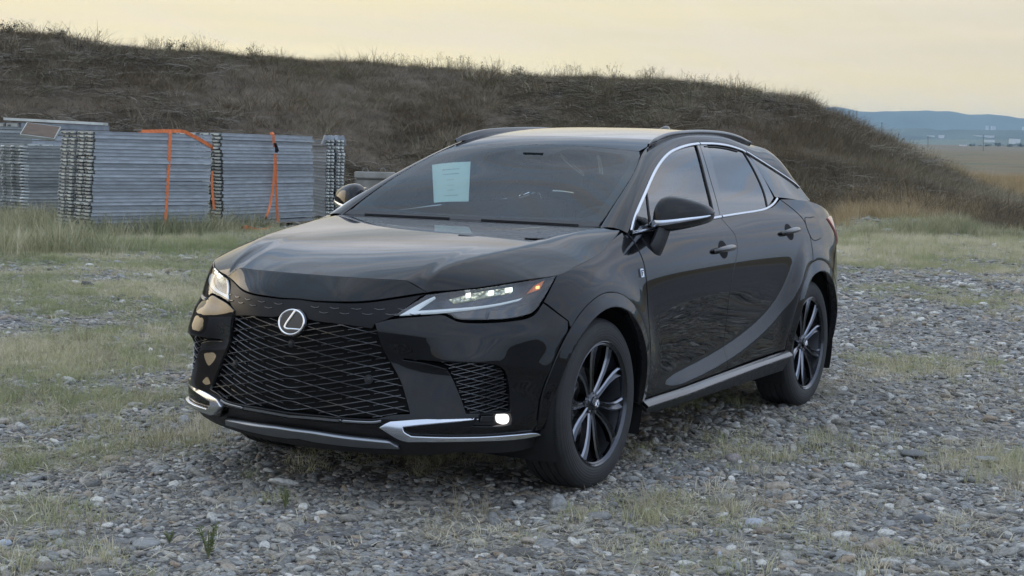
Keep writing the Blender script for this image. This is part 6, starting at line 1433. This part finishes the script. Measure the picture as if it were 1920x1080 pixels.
# straps
def strap(pts, label, w=.045, extra=None):
    P = resample(cr(np.array(pts, float), 8), .05); to = CAMP-P; to[:, 2] *= .2; m = MB(); m.sweep(P, to, [(w/2, -.002), (w/2, .002), (-w/2, .002), (-w/2, -.002)]); o = m.build('ratchet_strap', M['strap'], None, 30); return tag(o, label, 'strap', 'orange ratchet straps')
def on_face(s, px, off=.012):
    r = ray(px); n = -s['v']; P0 = s['P0']+n*off; t = ((P0-CAMP[:2])@n)/(r[:2]@n); return CAMP+r*t
def on_top(s, px, dz=.01): return gz(px, s['top']+dz)
F = lambda *p: on_face(s1, p)
a = F(319, 248)
strap([F(308.5, 433), F(311, 400), F(314, 350), F(317, 300), F(319, 252), F(319.3, 247.2), a+np.array([0, 0, .012])+np.r_[s1['v']*.12, 0]], 'vertical orange strap round the left strapped stack', .05)
b0 = np.r_[s1['P0']+s1['u']*(s1['L']*.40)+s1['v']*.05, s1['top']+.012]; b1 = F(345, 247.5); 
strap([b0, b1+[0, 0, .006], F(352, 250), F(368, 258), F(385, 268), F(397, 276.5), np.r_[s1['P0']+s1['u']*(s1['L']+.09)+s1['v']*.3, s1['top']-.35]], 'orange strap slanting over the top right corner of the left stack', .055)
e_ = np.r_[s1['P0']+s1['u']*(s1['L']+.10)+s1['v']*.02, 0]
strap([e_+[0, 0, 1.05], e_+[0, 0, .8], e_+[-.01, 0.01, .62], e_+[-.03, .02, .42]], 'short orange strap end hanging on the right side of the left stack', .04)
G_ = lambda *p: on_face(s2, p, .03)
strap([np.r_[on_face(s2, (506, 250), -.15)[:2], s2['top']+.01], G_(512, 251), G_(513, 262), G_(514.5, 276)], 'upper orange strap down to the ratchet on the right stack', .045)
strap([G_(516, 288), G_(517, 310), G_(517.5, 340), G_(519, 380), G_(521, 417)], 'taut orange strap below the ratchet on the right stack', .045)
strap([G_(516, 288), G_(515, 310), G_(513, 340), G_(509, 370), on_face(s2, (505, 390), .06), on_face(s2, (500, 406), .08), gz((490, 414), .10), gz((478, 417), .12), gz((479, 426), .04), gz((483, 431), .03)], 'loose orange strap tail hanging from the ratchet to the ground', .04)
strap([gz((483, 432), .03), gz((470, 428), .08), gz((460, 426), .12), gz((450, 432), .05), gz((462, 433), .03), gz((500, 430), .04), gz((508, 426), .05)], 'heap of loose orange strap on the grass before the right stack', .06)
strap([gz((358, 437), .03), gz((366, 434), .06), gz((373, 436), .03)], 'small piece of orange strap on the grass under the left stack', .05)
rm_ = MB(); c = G_(516, 281); rm_.box((0, 0, 0), (.05, .05, .10), bev=.01); rm_.box((.02, .01, .05), (.02, .06, .16), np.array([[math.cos(.5), 0, math.sin(.5)], [0, 1, 0], [-math.sin(.5), 0, math.cos(.5)]]), bev=.004); rm_.tube([(-.03, -.03, .03), (.03, .04, .03)], .015); o = rm_.build('ratchet_buckle', M['matte']); o.location = c+np.r_[-s2['v']*.03, 0]; tag(o, 'black ratchet buckle on the orange strap of the right stack', 'ratchet buckle')
o = MB(); o.box((0, 0, 0), (.10, .05, .04), bev=.01); o.tube([(-.08, 0, 0), (.08, .02, .01)], .012); o2 = o.build('ratchet_buckle', M['wood']); q = b0; o2.location = (q[0], q[1], q[2]+.02); o2.rotation_euler = (0, 0, math.atan2(s1['u'][1], s1['u'][0])); tag(o2, 'rusty strap buckle lying on top of the left strapped stack', 'ratchet buckle')
# pallets
def pallet(s, label, off=0.):
    m = MB(); L_, W_ = s['L']*.98, s['W']; 
    for y in np.linspace(.05, W_-.05, 3):
        for x in np.linspace(.06, L_-.06, 4): m.box((x, y, .045), (.12, .10, .08), bev=.004)
        m.box((L_/2, y, .095), (L_, .10, .02), bev=.002)
    m.box((L_/2, .05, .012), (L_, .10, .02), bev=.002)
    o = m.build('wooden_pallet', M['wood']); u = s['u']; v = s['v']; 
    ang = math.atan2(u[1], u[0]); b = s['P0']-v*.02+u*off
    if u[0]*v[1]-u[1]*v[0] < 0: b = b+v*W_
    o.location = (b[0], b[1], .01); o.rotation_euler = (0, 0, ang); tag(o, label, 'pallet', 'wooden pallets under the stacks')
pallet(s1, 'weathered wooden pallet under the left strapped stack'); pallet(s2, 'weathered wooden pallet under the right strapped stack')
# concrete blocks behind the bonnet
def cblock(pxl, pxr, D, zt, lab, dy=0):
    a = azpx(pxl); b = azpx(pxr); A_ = np.array([CX+D*math.cos(a), CY+D*math.sin(a)]); B_ = np.array([CX+(D+dy)*math.cos(b), CY+(D+dy)*math.sin(b)]); u = B_-A_; L_ = np.linalg.norm(u); m = MB(); m.box((L_/2, .3, zt/2-.08), (L_, .6, zt-.16), bev=.03); m.box((L_/2, .28, zt-.08), (L_+.06, .70, .15), bev=.02)
    for x in (L_*.25, L_*.7):
        a_ = np.linspace(0, np.pi, 9); m.tube(np.stack([x+.07*np.cos(a_), 0*a_+.3, zt-.01+.10*np.sin(a_)], 1), .009, 6)
    o = m.build('concrete_block', M['concrete']); o.location = (A_[0], A_[1], -.02); ang = math.atan2(u[1], u[0]); o.rotation_euler = (0, 0, ang)
    if (np.array([-math.sin(ang), math.cos(ang)])@aw) < 0: o.location = (A_[0]+aw[0]*.6, A_[1]+aw[1]*.6, -.02)
    tag(o, lab, 'concrete block', 'concrete blocks behind the SUV')
cblock(662, 735, 36.5, .95, 'grey concrete block with rebar loops right of the end-on stack'); cblock(736, 860, 36.7, .90, 'grey concrete block half hidden behind the SUV windscreen pillar')
# small litter
def blob(p, s, mat, name, label, cat, z=.03):
    me = pebble(int(p[0]), 2, 1.3, .5); me.materials.append(mat); o = bpy.data.objects.new(name, me); COL.objects.link(o); q = gz(p); 
    hz_ = float(gheight(np.array([q[0]]), np.array([q[1]]))[0]); 
    if hz_ > .1:
        v = ray(p)
        for t in np.linspace(25, 60, 3000):
            Q = CAMP+v*t
            if Q[2] < gheight(Q[:1], Q[1:2])[0]: break
        o.location = (Q[0], Q[1], Q[2]+s*.3)
    else: o.location = (q[0], q[1], hz_+z)
    o.scale = (s, s, s); tag(o, label, cat)
blob((1662, 437), .13, pbr('white_plastic', (.7, .75, .75), .4), 'plastic_litter', 'crumpled white plastic bag on the grass behind the SUV tail', 'plastic bag')
blob((1506, 313), .10, pbr('blue_plastic', (.12, .2, .55), .4), 'plastic_litter', 'small blue plastic bottle on the slope above the SUV tail', 'plastic bottle')
# concrete slab strip at the right edge
Vp = np.array([gz(p) for p in ((1838, 443), (1868, 434), (1925, 430), (2050, 426), (2050, 446), (1925, 446), (1880, 445))]); Vp[:, 2] = gheight(Vp[:, 0], Vp[:, 1]); Vp[:, 2] = Vp[:, 2]+.04; nV = len(Vp)
tag(link('path', mesh('path', np.vstack([Vp, Vp-[0, 0, .3]]), [list(range(nV))]+[[i, (i+1) % nV, nV+(i+1) % nV, nV+i] for i in range(nV)], smooth=False), M['concrete']), kind='structure')
# power poles, far buildings
def atd(px, D): v = ray(px); return CAMP+v*(D/np.linalg.norm(v[:2]))
for px, y0, y1, D, lb in ((1653.4, 229, 262, 900, 'distant power pole just beside the embankment end'), (1740, 256, 280, 1300, 'middle distant power pole in front of the blue hills'), (1843.6, 253, 285, 850, 'tallest distant power pole near the right edge')):
    a = atd((px, y0), D); b = atd((px, y1), D); m = MB(); r0 = .9/FPX*D*.5; m.tube([b, a], r0, 6); c_ = a+[0, 0, -(a[2]-b[2])*.06]; m.box(c_, (r0*1.2, (a[2]-b[2])*.14, r0*1.2)); o = m.build('power_pole', M['deadwood']); tag(o, lb, 'power pole', 'distant power poles')
M['bldg'] = noisy(pbr('pale_render', (.62, .62, .60), .8), .02, .1); M['bglass'] = pbr('window_dark', (.10, .12, .14), .3)
def bld(px0, px1, y0, y1, D, lab, fl=0, nm='apartment_block', mat=None):
    a = atd((px0, y1), D); b = atd((px1, y1), D); t = atd((px0, y0), D); h = t[2]-a[2]; w = np.linalg.norm(b[:2]-a[:2]); c = (a+b)/2; root = empty(nm, (c[0], c[1], a[2]-8)); ang = math.atan2(rt[1], rt[0]); root.rotation_euler = (0, 0, ang); tag(root, lab, 'building', 'distant buildings')
    m = MB(); m.box((0, 0, (h+8)/2), (w, w*.6, h+8)); m.build('wall', mat or M['bldg'], root); r = MB(); r.box((0, 0, h+8+h*.03), (w*1.04, w*.64, h*.06)); r.build('roof', M['concrete'], root)
    if fl:
        for s_ in (-1, 1):
            g_ = MB()
            for i in range(fl): g_.box((0, s_*w*.302, 8+h*(i+.5)/fl), (w*.86, w*.01, h/fl*.4))
            g_.build('window_band', M['bglass'], root)
for a in ((1848, 1853, 236, 247, 6200, 'slim pale apartment tower, left one of the distant pair', 9), (1858, 1866, 236.5, 247.5, 6200, 'wider pale apartment tower, right one of the distant pair', 9), (1917, 1924, 238, 245.5, 6200, 'pale apartment block on the hillside at the right edge', 7), (1826, 1862, 253.2, 257.5, 4000, 'long pale warehouse on the valley floor under the towers', 0), (1846, 1864, 262.3, 264.5, 3100, 'short white shed right of the tallest power pole', 0), (1893, 1912, 260, 263.5, 3100, 'rounded white shed near the right edge', 0), (1738, 1752, 253.8, 256.5, 4000, 'small white shed above the middle power pole', 0), (1760, 1770, 253, 255.5, 4000, 'small grey shed right of the middle power pole', 0), (1799, 1812, 271, 275.5, 2100, 'beige farm building at the far edge of the plain', 0)):
    bld(*a[:6], a[6], nm='apartment_block' if a[6] else 'warehouse')
# line of trees at the far edge of the plain
FT = noisy(pbr('far_tree_leaf', (.035, .055, .035), .9), .05, .4)
for k, (px, w, y) in enumerate(((1822, 11, 274), (1838, 8, 274.5), (1852, 12, 274.5), (1872, 14, 274), (1893, 12, 275), (1912, 14, 275))):
    c = atd((px, y+2), 1900); g_ = np.random.default_rng(k); s = w/FPX*1900; root = empty('tree', tuple(c)); tag(root, ['first', 'second', 'third', 'fourth', 'fifth', 'sixth'][k]+' from the left of the dark trees at the far edge of the plain', 'tree', 'far trees')
    m = MB()
    for j in range(140):
        p = g_.normal(0, 1, 3)*[s*.28, s*.28, s*.13]+[0, 0, s*.32]; a2 = g_.normal(0, 1, 3); a2 /= np.linalg.norm(a2); b2 = np.cross(a2, [0, 0, 1.]); b2 /= np.linalg.norm(b2)+1e-6; q = s*.08*g_.uniform(.5, 1.3); m.add([p-a2*q, p+b2*q, p+a2*q, p-b2*q], [[0, 1, 2, 3]])
    m.build('crown', FT, root, recalc=False); t = MB(); t.tube([(0, 0, -s*.1), (0, 0, s*.3)], s*.02, 6); t.build('trunk', M['deadwood'], root)
# small green weed in the foreground gravel
def weed_plant(px, h, label, seed):
    p = gz(px); g_ = np.random.default_rng(seed); root = empty('weed_plant', (p[0], p[1], float(gheight(p[:1], p[1:2])[0]))); tag(root, label, 'weed', 'green weeds in the gravel'); st = MB(); lf = MB()
    for i in range(7):
        a = g_.uniform(0, 6.28); t = np.array([math.cos(a)*h*.4*g_.random(), math.sin(a)*h*.4*g_.random(), h*g_.uniform(.6, 1)]); P = cr(np.array([(0, 0, 0), t*.5+[0, 0, h*.05], t]), 4); st.tube(P, .0022, 5)
        for j in range(26):
            u = g_.uniform(.2, 1.02); c = t*u; d_ = g_.normal(0, 1, 3); d_[2] = abs(d_[2])*.6; d_ /= np.linalg.norm(d_); s_ = np.cross(d_, g_.normal(0, 1, 3)); s_ /= np.linalg.norm(s_); l = h*.13*g_.uniform(.6, 1.2); lf.add([c, c+d_*l*.5+s_*l*.16, c+d_*l, c+d_*l*.5-s_*l*.16], [[0, 1, 2, 3]])
    st.build('stem', M['weedst'], root, recalc=False); lf.build('leaves', M['weed'], root, recalc=False)
M['weed'] = noisy(pbr('weed_leaf', (.12, .16, .055), .7), 20, .25); M['weedst'] = pbr('weed_stem', (.14, .15, .07), .7)
weed_plant((391, 1048), .13, 'upright leafy green weed in the gravel at the bottom left', 1); weed_plant((318, 1018), .06, 'small leafy weed left of the upright one', 2); weed_plant((535, 955), .09, 'bright green tuft in the gravel below the grille', 3)

HAZE = 1.05e-4
# ---- evening haze over the valley
hz = MB(); hz.box((0, 0, 98), (15400, 15400, 256)); 
hm = bpy.data.materials.new('haze_air'); hm.use_nodes = True; nt = hm.node_tree; nt.nodes.clear(); ho = nt.nodes.new('ShaderNodeOutputMaterial'); pv = nt.nodes.new('ShaderNodeVolumePrincipled'); pv.inputs['Color'].default_value = (.52, .76, 1, 1); pv.inputs['Density'].default_value = HAZE; pv.inputs['Anisotropy'].default_value = .0; nt.links.new(pv.outputs[0], ho.inputs['Volume'])
o = hz.build('haze', hm); tag(o, 'thin bluish evening haze filling the air over the valley', 'haze', kind='stuff')
